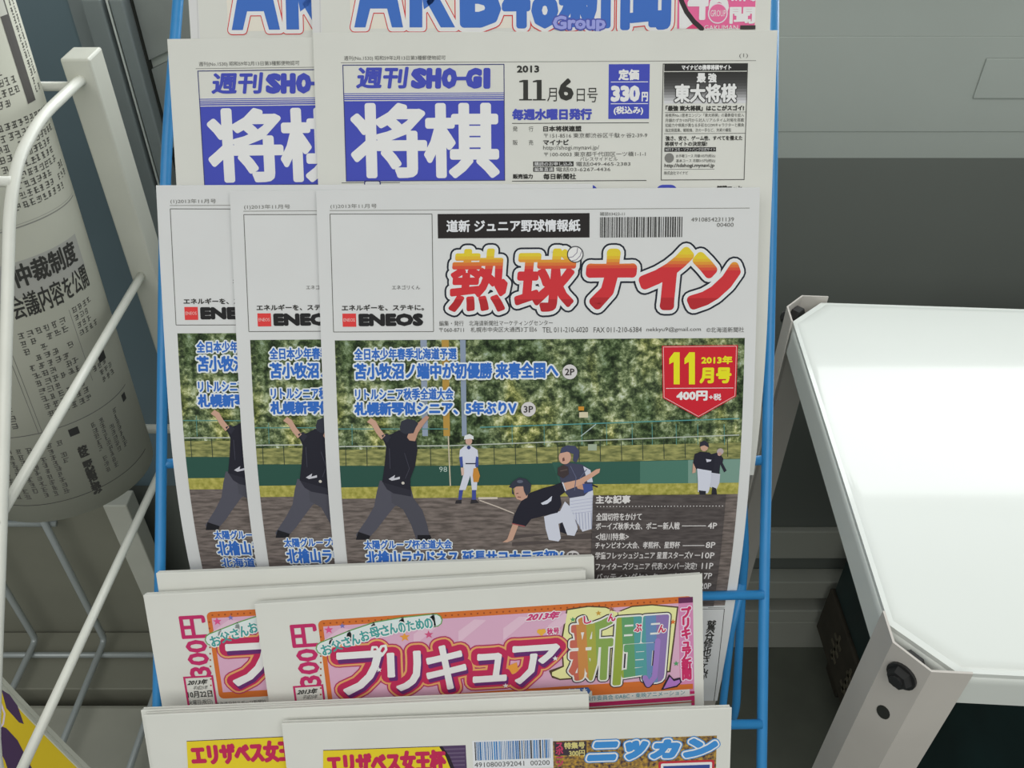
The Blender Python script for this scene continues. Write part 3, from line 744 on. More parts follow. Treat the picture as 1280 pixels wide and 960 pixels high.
a, b, c, d = PN.P(741, 618), PN.P(907, 616), PN.P(892, 756), PN.P(741, 757)
I.add([(a[0], a[1]), (b[0], a[1]), (b[0], c[1]), (a[0], c[1])], [(0, 1, 2, 3)], PANEL, 15)
WT = '#c2bfba'
I.text('主な記事', 744.5, 618, 788, 10.5, WT, 16, bold=.5)
for i in range(40): I.disc(746.5 + i * 4, 632 - i * .02, .75, WT, 16, n=8)
for t, x0, y0, x1, h in (('全国切符をかけて', 745, 640, 802, 9.5), ('ボーイズ秋季大会、ポニー新人戦', 744.5, 652, 849.5, 9), ('4P', 884.5, 652, 896, 7.5), ('<旭川特集>', 744.5, 665, 786, 9), ('チャンピオン大会、孝熙杯、星野杯', 744, 676, 850, 8.5), ('8P', 882, 676, 894, 7.5),
    ('学童フレッシュジュニア 星置スターズV', 744, 688.5, 866, 9), ('10P', 877, 689, 893, 7.5), ('ファイターズジュニア 代表メンバー決定!', 744.5, 702, 871, 9), ('11P', 877, 702, 891.5, 7.5), ('バッティングセンターで大活躍', 745, 715, 866, 9), ('17P', 876, 714.5, 890, 7.5), ('20P', 875, 727, 889, 7.5)):
    I.text(t, x0, y0, x1, h, WT, 16, bold=.2)
I.rule(852, 656, 882, .9, WT, 16); I.rule(853, 680.5, 880, .9, WT, 16); I.rule(868, 692.5, 875, .9, WT, 16)
I.build('contents_panel', N0)
I = Ink(PN)
I.line(885, 759.5, 906, 759, .7, '#4a4a45', 1); I.line(480, 764.5, 905.5, 761, .9, '#3a3a36', 1); I.line(905.5, 761, 891, 884, .9, '#3a3a36', 1)
u0, v0 = PN.P(886, 776)
I.text('鷲谷修也さんが', 884, 775, 896, 76, '#33332f', 3, vert=True, bold=.3)
I.small(860, 765, 882, 860, 8, 5, seed=4)
I.build('article_box', N0)
dup(N0, PN.pose(287, 238.5, 0.5435, 0.4), 'middle newspaper of the three baseball ones, overlapped by the front copy')
dup(N0, PN.pose(195, 231.5, 0.5480, 0.2), 'leftmost of the three overlapping baseball newspapers, by the left blue upright')

# ---------------------------------------------------------------- fourth tier: pink title
CR = '#a82a58'
PP = Page(318, 755, 0.566, 561, 0.20, 3.75, [(0, 14), (1, 14)])
P0 = thing('newspaper', 'front newspaper of pink tier, whole pink title panel and coloured characters visible', 'newspaper', PP.M, 'newspapers with pink title panel on the fourth tier')
PP.body(P0, M['paper'], 0.0045, 4)
I = Ink(PP)
I.text('300円', 362, 781, 395, 78, CR, 3, bold=1.1, turn=True)
I.frame(366, 857.5, 404, 43, 2.6, CR, 2)
I.rect(366, 896.5, 868, 3.5, CR, 2)
I.text('2013年', 370, 861.5, 398, 7, TXT, shear=.15, bold=.35); I.text('平成25年', 377, 869, 398, 5, TXT, shear=.15)
I.text('10月22日', 371, 876, 402, 8.5, TXT, bold=.2); I.text('火曜日(祝日)', 372, 887, 402, 7, TXT); I.text('北海道日刊スポーツ新聞社', 406, 889, 470, 5, '#55554f')
I.build('price_column', P0)
I = Ink(PP)
I.rect(397, 775.5, 866, 110, '#b8642e', 1, rad=7); I.rect(404, 783, 848, 94, '#b98a9e', 2, rad=3)
I.rect(404, 783, 848, 94, '#bd96a8', 2)
for k in range(8): I.poly([(405 + k * 56, 800 - k * 3.7), (425 + k * 56, 785 - k * 3.7), (440 + k * 56, 786 - k * 3.7), (405 + k * 56, 815 - k * 3.7)], '#c4a6b2', 3)
sl = math.tan(PP.roll)
for k in range(56): I.disc(405 + k * 8, 779.3 - k * 8 * sl, 1.3, '#8a4526', 2, n=6)
for k in range(12): I.disc(401, 788 + k * 8, 1.3, '#8a4526', 2, n=6)
def star(x, y, r, c, l):
    u, v = PP.P(x, y); k = PP.k
    I.add([(u + (r if j % 2 == 0 else r * .42) * k * math.sin(j * math.pi / 5), v - (r if j % 2 == 0 else r * .42) * k * math.cos(j * math.pi / 5)) for j in range(10)], [tuple(range(10))], c, l)
star(411, 787, 6, '#c04a78', 4); star(428, 782, 4, '#6a6aa0', 4); star(506, 796, 7, '#cf8a3a', 4); star(536, 793, 6, '#b54a6e', 4); star(662, 802, 5, '#cf8a3a', 4)
RB = [(403, 812), (418, 806), (440, 797), (470, 787), (505, 781), (543, 777)]
I.strokes([[(x + 1, y - 2) for x, y in RB]], 19, '#5c8a4c', 4); I.strokes([[(x + 1, y - 2) for x, y in RB]], 16, '#bfd2c4', 5)
pts = [(404.5, 806, 14), (417.5, 801, 13), (430.5, 796.5, 11), (441.5, 793, 11.5), (453, 788.5, 12), (465, 784.5, 13), (477.5, 782, 12.5), (489, 779, 11), (501, 778, 9), (511, 775.5, 10.5), (522.5, 774, 10.5), (533.5, 773, 10.5)]
for (x, y, wd), ch in zip(pts, 'お父さんお母さんのための'): I.text(ch, x - 2, y, x - 2 + wd, 13.5, '#3f8a84', 7, bold=.5, outs=((1.6, '#d2d6d0', 6),), tilt=12)
I.build('title_panel', P0)
I = Ink(PP)
for t, x0, y0, x1, h in (('フ', 416, 815, 478, 54), ('リ', 480, 815, 526, 49), ('キ', 528, 807, 583, 56), ('ュ', 588, 817, 634, 36), ('ア', 636, 807, 700, 48)):
    I.text(t, x0, y0, x1, h, '#cfcdd0', 11, bold=1.7, outs=((12, '#9a2a54', 5), (10.4, '#c4905a', 6), (7.8, '#a62a4c', 7)), shear=.08)
    I.text(t, x0 + 2, y0 + 4, x1 + 2, h, '#5a2a5e', 9, bold=2.6, shear=.08)
# heart shaped mark on the first character
for r_, c, l in ((17, '#a4305a', 5), (15.5, '#cf9a5c', 6), (13, '#b02c50', 7)): I.disc(472, 812, r_, c, l)
I.strokes([[(470, 822), (465, 814), (466, 808), (471, 808), (474, 813), (477, 807), (482, 806), (483, 811), (478, 818), (470, 823)]], 3.2, '#cfcdd0', 11)
for x, y in ((474, 836), (632, 856), (694, 822)): star(x, y, 4, '#ddd6d6', 12)
I.poly([(634, 832), (646, 827), (648, 838), (640, 842)], '#cf8a3a', 8)
I.build('masthead', P0)
I = Ink(PP)
I.text('2013年', 656, 766, 702, 10.5, '#b03a68', 4, bold=.7, outs=((1.2, '#d8c8cc', 3),), shear=.15)
I.disc(674.5, 789, 3.4, '#cf9a3a', 4); I.disc(679, 788.7, 3.4, '#cf9a3a', 4); I.poly([(671.3, 790), (682.2, 789.5), (677, 795)], '#cf9a3a', 4)
I.text('秋号', 683, 784.5, 699, 9, '#b03a68', 4, bold=.4, outs=((1, '#d8c8cc', 3),))
I.build('issue_note', P0)
I = Ink(PP)
I.poly([(708, 761), (735, 757), (757, 758), (772, 764), (790, 757), (815, 755), (848, 758), (843, 800), (838, 840), (700, 850), (690, 847), (686, 838), (703, 832), (701, 800)], '#4a3c2c', 3)
I.poly([(709.5, 762.5), (735, 758.5), (757, 759.5), (772, 765.5), (790, 758.5), (815, 756.5), (846, 759.5), (841, 800), (836, 838), (700, 848), (690, 844), (690, 840), (705, 833), (703, 800)], '#cfc98c', 4)
I.line(772, 765, 775, 800, .8, '#4a3c2c', 5)
OUTL = ((3.6, '#2c2430', 6), (2.2, '#cfd0c0', 7))
I.text('新', 706, 772, 768, 80, None, 9, bold=2.6, outs=OUTL, shear=.14, axis='u', bands=[(.22, '#ac5c4c'), (.42, '#b07a42'), (.6, '#929440'), (1.5, '#78924a')])
I.text('聞', 762, 772, 836, 84, None, 9, bold=2.6, outs=OUTL, shear=.14, axis='u', bands=[(.2, '#84943c'), (.4, '#588a5c'), (.6, '#4c8a88'), (.78, '#5c7a9c'), (1.5, '#7c6896')])
I.strokes([[(822, 800), (820, 825), (818, 845), (810, 855), (806, 846)]], 10, '#2c2430', 8); I.strokes([[(822, 800), (820, 825), (818, 845), (810, 855), (806, 846)]], 7, '#8c70a8', 10)
I.poly([(826, 862), (836, 842), (842, 848), (850, 846), (852, 852), (846, 858)], '#2c2430', 8); I.poly([(829, 860), (837, 845), (842, 850.5), (849, 848.5), (850, 852), (845, 856)], '#9a6aa8', 10)
for t, x, y in (('し', 729, 769), ('ん', 759, 766), ('ぶ', 792, 779), ('ん', 822, 780)): I.text(t, x, y, x + 10, 10, '#b02c50', 13, bold=.5, outs=((1.2, '#d8d0c8', 12),))
for x, y, c in ((716, 774, '#4a8a5a'), (748, 766, '#b08a3a'), (764, 761, '#8a5a4a'), (821, 772, '#5a8a4a'), (841, 777, '#c0642e'), (845, 829, '#4a8a5a')): star(x, y, 4, c, 6)
I.build('title_characters', P0)
I = Ink(PP)
I.rect(848, 747, 866, 121, '#b9789a', 2); I.rect(848, 747, 866, 7, '#5a2a4a', 3)
I.text('プリキュア新聞', 850, 758, 864, 92, '#b02c58', 4, vert=True, bold=.9, outs=((1.3, '#d8b8c8', 3),))
I.rect(740, 862.5, 866, 6.5, '#b8642e', 4)
I.poly([(640, 866), (735, 858), (738, 862), (735, 868), (640, 874)], '#3a5a8c', 12); I.text('ニッカン★', 690, 860.5, 734, 7, '#c9d0d8', 13)
I.rect(735, 869.5, 862, 10, '#c6c4bc', 3); I.text('製作委員会 ©ABC・東映アニメーション', 732, 870, 856, 6, '#3f7f8a', 5)
I.rect(735, 878, 868, 5, CR, 6); I.rect(864, 869, 868, 12, CR, 6)
I.rect(735, 884.5, 868, 1.5, '#8a4a3a', 6)
I.build('side_strip', P0)
dup(P0, PP.pose(179, 744, 0.5735, 3.2), 'left newspaper of pink tier, price at left, title cut off by front copy')
P2 = PP.pose(195, 716.5, 0.5795, 2.2)
dup(P0, P2, 'rearmost newspaper of pink tier, only its blank top margin visible above the others')

# ---------------------------------------------------------------- fifth tier: yellow heading
PK = Page(352, 904.5, 0.553, 563, 0.20, 2.0, [(0, 14), (1, 14)])
K0 = thing('newspaper', 'front newspaper of bottom tier, yellow heading, blue barcode and blue white title', 'newspaper', PK.M, 'newspapers with yellow heading on the bottom tier')
PK.body(K0, M['paper'], 0.0045, 4)
I = Ink(PK)
I.rect(404, 937.5, 582, 40, '#4a3a54', 1)
for k in range(5): I.rect(545, 941 + k * 5 - 5, 581, 2, '#5d4f66', 2)
I.poly([(404, 938), (553, 933), (562, 945), (568, 960), (570, 976), (404, 978)], '#2a2428', 3); I.poly([(404, 938), (549, 933), (557, 945), (563, 960), (565, 976), (404, 978)], '#c9b428', 4)
I.text('エリザベス女王杯', 407, 941, 557, 28, '#a8284a', 6, bold=1.9)
I.build('heading', K0)
I = Ink(PK)
I.rect(590, 926, 691, 36, '#c4c6c6', 1); barcode(I, 593, 927.5, 688, 23, ['#2f5f8c', '#3a6a9c', '#33353a', '#4a7fae'], 2, seed=9)
I.text('4910800392041  00200', 593, 953, 687, 6, '#4a4a48', 3); I.build('barcode', K0)
PH = grain_mat('printed_crowd', '#3a2f38', '#b08c38', 4, 4)
I = Ink(PK)
I.rect(691, 926.5, 896, 70, PH, 1)
I.rect(693, 927.5, 733, 17, '#3a3238', 2); I.text('特集号', 705, 927.5, 731, 8.5, '#b9b070', 4, bold=.4); I.text('300円', 711, 937.5, 731, 8, '#b9b070', 4, bold=.3)
I.text('スポーツ', 694, 928, 704, 30, '#a83a58', 4, vert=True, bold=.5)
I.text('エリザベス', 600, 962, 690, 12, '#5a4a30', 3)
I.build('cover_photo', K0)
I = Ink(PK)
for t, x0, x1 in (('ニ', 733, 776), ('ッ', 777, 811), ('カ', 812, 852), ('ン', 853, 900)):
    I.text(t, x0, 927 - (x0 - 733) * .035, x1, 24, '#3a7cb4', 7, bold=3.0, outs=((3.2, '#3a7cb4', 4), (2.0, '#cdd2d4', 5)), shear=.22)
I.rect(823, 951.5, 893, 40, '#a83038', 4, rad=3); I.rect(826, 954, 890, 40, '#cdd2d4', 5, rad=2); I.rect(829, 957, 887, 36, '#35457e', 6)
I.build('masthead', K0)
dup(K0, PK.pose(180, 894, 0.5595, 2.7), 'left newspaper of bottom tier, yellow heading cut off by front copy')
dup(K0, PK.pose(176, 888, 0.5650, 2.4), 'rearmost newspaper of bottom tier, thin blank top edge only, behind the other two')
bpy.data.objects.remove(_fo); bpy.data.curves.remove(_fc)

# ------------------------------------------------------------------ blue wire rack
DR = 0.602
def rackpt(px, py, D=DR): return at(px, py, D)
def extend(a, b, z): return a + (b - a) * ((z - a.z) / (b.z - a.z))
RU = [rackpt(967.5, -60), rackpt(965.5, 240), rackpt(960.5, 480), rackpt(955, 740), rackpt(952, 960)]
LU = [rackpt(227, -60), rackpt(221, 20), rackpt(206.5, 200), rackpt(203, 480), rackpt(200, 720), rackpt(196, 960)]
rk = thing('newspaper_rack', 'sky blue wire rack holding five tiers of newspapers', 'rack', (0.0, 0.2, 0.0))
def part(o, parent):
    o.parent = parent; o.matrix_parent_inverse = parent.matrix_world.inverted(); return o
bpy.context.view_layer.update()
RB_ = extend(RU[-2], RU[-1], 0.012); LB_ = extend(LU[-2], LU[-1], 0.012)
for U, Bp in ((RU, RB_), (LU, LB_)):
    part(wire('upright', U + [Vector((Bp.x, max(Bp.y, -0.2), 0.012)) if False else Bp], 0.0036, M['blue'], fil=0.05), rk)
# rear legs
rr = [rackpt(956.5, 575), at(926, 577, .64), at(931, 690, 0.68), at(927, 745, 0.70), at(920, 890, 0.73)]
lr = [rackpt(202, 580)] + [Vector((-q.x * 1.32, q.y, q.z)) for q in rr[1:]]
for q in (rr, lr):
    e = extend(q[-2], q[-1], 0.012)
    part(wire('rear_leg', q + [Vector((q[-1].x, q[-1].y + .12, 0.012))], 0.0034, M['blue'], fil=.015), rk)
# tier rails: across behind each tier, plus the ledges the papers stand on
def bar(name, pts, r=0.0032, fil=0.0): part(wire(name, pts, r, M['blue'], fil=fil), rk)
bar('crossbar', [rackpt(199, 756, .5995), rackpt(954, 743.5, .5995)])
bar('crossbar', [rackpt(197, 918, .5995), rackpt(952, 905, .5995)])
bar('crossbar', [rackpt(205, 250, .606), rackpt(965, 240, .606)])
def ledge(page, mtxs, dep):
    a = [m @ Vector((sx * page.W * .5, -0.0045, -0.004)) for m in mtxs for sx in (-1, 1)]
    x0 = min(q.x for q in a); x1 = max(q.x for q in a)
    back = a[-1] if len(a) < 5 else a[-2]
    m = mtxs[0]
    nrm = (m.to_3x3() @ Vector((0, 0, 1))).normalized(); ax = (m.to_3x3() @ Vector((1, 0, 0))).normalized(); dn = (m.to_3x3() @ Vector((0, -1, 0))).normalized()
    L = m @ Vector((-page.W * .5 - (m.translation.x - page.W * .5 - x0), 0, 0)); L = m @ Vector((x0 - m.translation.x, 0, 0)); R_ = m @ Vector((page.W * .46, 0, 0))
    for off in (0.0, -dep):
        p, q = L + nrm * off + dn * 0.004, R_ + nrm * off + dn * 0.004
        bar('ledge_rail', [p, q], 0.0024)
    for t in (0.08, 0.5, 0.92):
        p = L.lerp(R_, t) + dn * 0.004
        bar('ledge_hook', [p + nrm * 0.004 + dn * -0.006, p + nrm * 0.004, p - nrm * dep, p - nrm * dep - dn * 0.03], 0.0022, .006)
ledge(PA, [PA.M, PA.pose(232, -57, .557, .8)], .03)
ledge(PS, [PS.M, PS.pose(209, 48.5, .5505, .7)], .03)
ledge(PN, [PN.M, PN.pose(195, 231.5, .548, .2)], .02)
ledge(PP, [PP.M, PP.pose(179, 744, .5735, 3.2)], .02)
ledge(PK, [PK.M, PK.pose(176, 888, .565, 2.4)], .02)
# side wires tying ledges to the uprights
bl = PN.M @ Vector((PN.W * .5, -0.004, -0.02))
bar('side_wire', [at(928, 730, .693), at(914, 790, .70), at(901, 905, .715), at(899, 960, .72)], .003)

# ------------------------------------------------------------------ white table on the right
TZ = 0.90
TM = Matrix.Translation((0.2466, 0.3100, 0)) @ Matrix.Rotation(math.radians(-3.3), 4, 'Z')
tb = thing('display_table', 'glossy white steel table with bolted corner legs, right of the blue rack', 'table', TM)
TW, TD = 1.0, 0.420
# top: rounded rim tray with cut corners
def outline(inset, ch):
    a, b, c, d = inset, inset, TW - inset, TD - inset
    return [(a + ch, b), (c - ch, b), (c, b + ch), (c, d - ch), (c - ch, d), (a + ch, d), (a, d - ch), (a, b + ch)]
bm = bmesh.new(); rings = []
prof = [(0.0028, -0.034), (0.0022, -0.034), (0.0022, -0.012)] + [(0.0022 + 0.010 * (1 - math.cos(math.radians(a))), -0.010 + 0.010 * math.sin(math.radians(a))) for a in range(0, 91, 15)]
for ins, z in prof: rings.append([bm.verts.new((x, y, TZ + z)) for x, y in outline(ins, 0.034)])
for A, B in zip(rings, rings[1:]):
    for k in range(8): bm.faces.new((A[k], A[(k + 1) % 8], B[(k + 1) % 8], B[k]))
rings.append([bm.verts.new((x, y, TZ)) for x, y in outline(0.0142, 0.034)])
for k in range(8): bm.faces.new((rings[-2][k], rings[-2][(k + 1) % 8], rings[-1][(k + 1) % 8], rings[-1][k]))
bm.faces.new(rings[-1])
inner = [bm.verts.new((x, y, TZ - 0.034)) for x, y in outline(0.0034, 0.034)]
in2 = [bm.verts.new((x, y, TZ - 0.0015)) for x, y in outline(0.0034, 0.034)]
for k in range(8):
    bm.faces.new((rings[0][(k + 1) % 8], rings[0][k], inner[k], inner[(k + 1) % 8])); bm.faces.new((inner[(k + 1) % 8], inner[k], in2[k], in2[(k + 1) % 8]))
bm.faces.new(list(reversed(in2)))
bmesh.ops.recalc_face_normals(bm, faces=bm.faces)
top = obj('table_top', bm, M['table'], tb, smooth=False)
for p in top.data.polygons: p.use_smooth = True
top.data.set_sharp_from_angle(angle=math.radians(40))
def table_leg(cx, cy, sx, sy):
    """bent sheet post: flange, chamfer, flange, standing just outside the top's cut corner"""
    P = [(0, 0.045), (0, 0.0205), (0.0185, 0), (0.0445, 0)]
    t = 0.0016
    bm = bmesh.new()
    zt = TZ + 0.004
    def pt(x, y, z): return (cx + sx * x, cy + sy * y, z)
    out = [bm.verts.new(pt(x, y, zt)) for x, y in P]; outb = [bm.verts.new(pt(x, y, 0)) for x, y in P]
    Q = [(t, 0.045), (t, 0.0205 + t * .41), (0.0185 + t * .41, t), (0.0445, t)]
    inn = [bm.verts.new(pt(x, y, zt)) for x, y in Q]; innb = [bm.verts.new(pt(x, y, 0)) for x, y in Q]
    for k in range(3):
        bm.faces.new((out[k], out[k + 1], outb[k + 1], outb[k])); bm.faces.new((inn[k], innb[k], innb[k + 1], inn[k + 1]))
        bm.faces.new((out[k], inn[k], inn[k + 1], out[k + 1])); bm.faces.new((outb[k], outb[k + 1], innb[k + 1], innb[k]))
    bm.faces.new((out[0], outb[0], innb[0], inn[0])); bm.faces.new((out[3], inn[3], innb[3], outb[3]))
    bmesh.ops.recalc_face_normals(bm, faces=bm.faces)
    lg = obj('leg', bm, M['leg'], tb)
    # bolt through the chamfer, nut behind, slots below
    c = Vector((0.00925, 0.01025, 0)); n = Vector((-0.742, -0.67, 0)).normalized(); n2 = Vector((n.x * sx, n.y * sy, 0)); up = Vector((0, 0, 1)); tg = n2.cross(up)
    cc = Vector((cx + sx * c.x, cy + sy * c.y, 0))
    def prism(bm, ctr, r, a, b, n=6, sc=1.0, dome=False):
        A = [bm.verts.new(ctr + n2 * a + (tg * math.cos(2 * math.pi * k / n) + up * math.sin(2 * math.pi * k / n) * sc) * r) for k in range(n)]
        B = [bm.verts.new(ctr + n2 * b + (tg * math.cos(2 * math.pi * k / n) + up * math.sin(2 * math.pi * k / n) * sc) * r * (.8 if dome else 1)) for k in range(n)]
        for k in range(n): bm.faces.new((A[k], A[(k + 1) % n], B[(k + 1) % n], B[k]))
        bm.faces.new(list(reversed(A))); bm.faces.new(B); 
    bm = bmesh.new(); q = cc + up * (TZ - 0.017)
    prism(bm, q, 0.0102, 0.0, 0.002, 20); prism(bm, q, 0.0088, 0.0015, 0.007, 6, dome=True); prism(bm, q, 0.0045, 0.006, 0.0085, 12)
    prism(bm, q + up * 0.006, 0.0095, -0.0022, -0.010, 6)
    bmesh.ops.recalc_face_normals(bm, faces=bm.faces)
    b = obj('bolt', bm, M['bolt'], lg)
    for z in (0.063, 0.163, 0.263):
        bm = bmesh.new(); prism(bm, cc + up * (TZ - z), 0.0048, -0.0005, 0.0004, 16, 1.35)
        bmesh.ops.recalc_face_normals(bm, faces=bm.faces)
        obj('slot', bm, M['dark'], lg)
for cx, cy, sx, sy in ((-0.0005, -0.0005, 1, 1), (TW + .0005, -0.0005, -1, 1), (-0.0005, TD + .0005, 1, -1), (TW + .0005, TD + .0005, -1, -1)): table_leg(cx, cy, sx, sy)
# dark green boxes stored under the table
sb = thing('storage_box', 'dark green box with brown printed lower edge stored under the white table', 'box', (0.80, 0.6, 0.0))
def pbx(name, m, *a, bev=0.0): return part(bx(name, m, *a, bev=bev), sb)
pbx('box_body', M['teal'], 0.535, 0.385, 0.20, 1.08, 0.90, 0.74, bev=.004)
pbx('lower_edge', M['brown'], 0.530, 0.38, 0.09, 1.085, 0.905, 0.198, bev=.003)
bm = bmesh.new(); r = random.Random(5)
for k in range(7):
    bm = bmesh.new(); y = 0.45 + k * 0.06
    for j in range(3):
        z = .12 + j * .018; box(bm, 0.5285, y, z, 0.531, y + r.uniform(.02, .036), z + .006)
    box(bm, 0.5285, y + .012, .115, 0.531, y + .018, .175)
    part(obj('printed_mark', bm, M['brown_l']), sb)
bm = bmesh.new()
for y in (.42, .62, .82): box(bm, 0.56, y, 0, 1.05, y + .06, 0.09, bev=.003)
part(obj('runner', bm, M['brown']), sb)

# ------------------------------------------------------------------ white wire newspaper stand on the left
XS = -0.368
st = thing('newspaper_stand', 'white wire newspaper stand with square posts, left of the blue rack', 'stand', (-0.75, 0.75, 0))
def sp(o): return part(o, st)
pt_top = on(105, 84, 0, XS - .012)
PX0, PX1 = XS - 0.0125, XS + 0.0125; PY0 = 0.742; PY1 = PY0 + 0.03; PZ = 1.146
bm = bmesh.new(); box(bm, PX0, PY0, 0, PX1, PY1, PZ - .012, bev=.002); 
post = sp(obj('post', bm, M['post']))
bm = bmesh.new(); box(bm, PX0 - .001, PY0 - .001, PZ - .0118, PX1 + .001, PY1 + .001, PZ, bev=.003); o = obj('post_cap', bm, M['post']); o.parent = post; o.matrix_parent_inverse = st.matrix_world.inverted()
bm = bmesh.new(); box(bm, PX1 - .0003, PY0 + .012, 0.1, PX1 + .0003, PY0 + .0135, PZ - .045); box(bm, PX0 + .017, PY0 - .0004, .1, PX0 + .0185, PY0 + .0002, PZ - .045)
o = obj('slot_groove', bm, M['deck']); o.parent = post; o.matrix_parent_inverse = st.matrix_world.inverted()
X = XS - 0.0
arch = [Vector((X + .004, PY0 + .004, PZ - .026))] + [on(a, b, 0, X) for a, b in ((100, 100), (50, 148), (22, 200), (12, 260), (8, 420), (2, 640), (-4, 800), (-10, 980))]
arch[0] = on(114, 97, 0, X)
last = arch[-1]; arch.append(Vector((X, last.y - .02, 0.01)))
sp(wire('side_wire', arch, 0.0043, M['white_wire'], fil=.05))
sp(wire('side_rail', [on(180, 338, 0, X - .002), on(-6, 655, 0, X - .002)], 0.0040, M['white_wire']))
sp(wire('side_rail', [on(200, 590, 0, X - .002), on(20, 977, 0, X - .002)], 0.0040, M['white_wire']))
def xrod(y, z, x0, x1, m='white_wire', r=.004): sp(wire('cross_rod', [(x0, y, z), (x1, y, z)], r, M[m]))
q = on(75, 108, 1, PY0 + .012); xrod(PY0 + .012, q.z, -1.2, PX0 + .002)
q = on(15, 227, 0, X); xrod(q.y, q.z, -1.2, X)
xrod(0.635, 0.7265, -1.2, -.405); xrod(0.69, 0.7265, -1.2, -.405)
q = on(188, 536, 1, PY0 + .02); xrod(PY0 + .02, q.z, -1.2, PX0 + .002, r=.0055)
# low grey shelf wires: vertical at the back, bent forward
for X_ in (-1.025, -0.910, -0.796, -0.681, -0.566):
    zt = 0.62 if X_ < -.6 else 0.20
    sp(wire('shelf_wire', [(X_, 0.852, zt), (X_, 0.852, 0.127), (X_, 0.40, 0.127)], 0.0052, M['grey_wire'], fil=.012))
q = on(70, 655, 1, 0.86); xrod(0.861, q.z, -1.2, q.x, 'grey_wire', .005)
xrod(0.42, 0.1165, -1.2, -0.5, 'grey_wire', .005); xrod(0.83, 0.1165, -1.2, -0.5, 'grey_wire', .005)
# low back board with its own post, and the deck
sp(bx('back_board', M['deck'], -1.25, 0.885, 0.0, -0.597, 0.90, 0.43, bev=.002))
sp(bx('rear_post', M['post'], -0.597, 0.868, 0.0, -0.562, 0.90, 0.44, bev=.002))
sp(bx('deck_board', M['deck'], -1.25, 0.775, 0.0, -0.40, 0.883, 0.104, bev=.002))
sp(bx('deck_board', M['deck2'], -1.25, 0.40, 0.0, -0.40, 0.755, 0.094, bev=.008))

# tall bulging newspaper standing in the white stand
base = Vector((-0.467, 0.655, 0.732)); topv = Vector((-0.480, 0.722, 1.26))
ay = (topv - base).normalized(); az = Vector((0.35, -1, 0)); az = (az - ay * az.dot(ay)).normalized(); ax = ay.cross(az)
RM = Matrix((( ax.x, ay.x, az.x, base.x), (ax.y, ay.y, az.y, base.y), (ax.z, ay.z, az.z, base.z), (0, 0, 0, 1)))
RL = Roll(0.083, (topv - base).length, RM)
R0 = thing('newspaper', 'bulging grey newspaper of dense columns standing in the white wire stand', 'newspaper', RM)
bm = bmesh.new(); nA = 64
a0, a1 = -2.9, 2.9
rows = []
for j, v in enumerate((0, RL.H * .5, RL.H)):
    O_ = [bm.verts.new(RL.loc(RL.Rr * (a0 + (a1 - a0) * i / nA), v)) for i in range(nA + 1)]
    N_ = [bm.verts.new(RL.loc(RL.Rr * (a0 + (a1 - a0) * i / nA), v, -0.006)) for i in range(nA + 1)]
    rows.append((O_, N_))
for (A, B), (A2, B2) in zip(rows, rows[1:]):
    for i in range(nA):
        bm.faces.new((A[i], A2[i], A2[i + 1], A[i + 1])); bm.faces.new((B[i], B[i + 1], B2[i + 1], B2[i]))
    bm.faces.new((A[0], B[0], B2[0], A2[0])); bm.faces.new((A[-1], A2[-1], B2[-1], B[-1]))
for i in range(nA):
    bm.faces.new((rows[0][0][i], rows[0][0][i + 1], rows[0][1][i + 1], rows[0][1][i])); bm.faces.new((rows[-1][0][i], rows[-1][1][i], rows[-1][1][i + 1], rows[-1][0][i + 1]))
bmesh.ops.recalc_face_normals(bm, faces=bm.faces)
obj('page_stack', bm, M['paper_grey'], R0, smooth=True)
K = RL.k
def uvpt(px, py): return RL.P(px, py)
def utext(I, t, c, du, w, h, col=TXT, bold=0., vert=False, layer=3, back=None):
    """type set in page units: c = pixel of the first corner, w/h in metres"""
    u, v = uvpt(*c); V, Fs = glyphs_cache[(t, vert)]
    mn, mx = V.min(0), V.max(0); q = (V - mn) / (mx - mn)
    U = np.stack([u + q[:, 0] * w, v + (1 - q[:, 1]) * h], -1)
    z = lambda A, i: np.concatenate([A, np.full((len(A), 1), float(i))], 1)
    vs, fs, n = [z(U, 0)], list(Fs), len(U)
    if bold:
        for j in range(8):
            a = j * math.pi / 4; vs.append(z(U + [bold * math.cos(a), bold * math.sin(a)], j + 1)); fs += [tuple(x + n * (j + 1) for x in f) for f in Fs]
    I.add(np.concatenate(vs), fs, col, layer)
glyphs_cache = {}
_fc = bpy.data.curves.new('type_case', 'FONT'); _fo = bpy.data.objects.new('type_case', _fc); C.objects.link(_fo); _fc.resolution_u = 2
for t, vv in (('仲裁制度', False), ('会議内容を公開', False), ('校区 野心新策に挑み', True), ('最終まで', True)): glyphs_cache[(t, vv)] = glyphs(t, vv)
bpy.data.objects.remove(_fo); bpy.data.curves.remove(_fc)
def rows_of_type(I, u0, v0, u1, v1, pitch, size, col, across, seed):
    r = random.Random(seed)
    n = int(((v1 - v0) if across else (u1 - u0)) / pitch)
    for i in range(n):
        L = ((u1 - u0) if across else (v1 - v0)) * r.choice((1, 1, 1, 1, .8, .5)); a = 0
        while a < L - size:
            if r.random() < .93:
                for j in range(3):
                    o = j * size * .36 + r.uniform(-.06, .06) * size; l = size * r.uniform(.4, .85); s0 = r.uniform(0, .2) * size; th = size * .13
                    if across: x, y = u0 + a + s0, v0 + i * pitch + o
                    else: x, y = u0 + i * pitch + s0, v0 + a + o
                    I.rect_uv(x, y, x + l, y + th, col, 1)
                for j in range(2):
                    x = size * r.uniform(.15, .75); th = size * .13
                    X0, Y0 = (u0 + a + x, v0 + i * pitch) if across else (u0 + i * pitch + x, v0 + a)
                    I.rect_uv(X0, Y0, X0 + th, Y0 + size * r.uniform(.5, .9), col, 1)
            a += size * 1.08
TG = '#4a4a44'
I = Ink(RL)
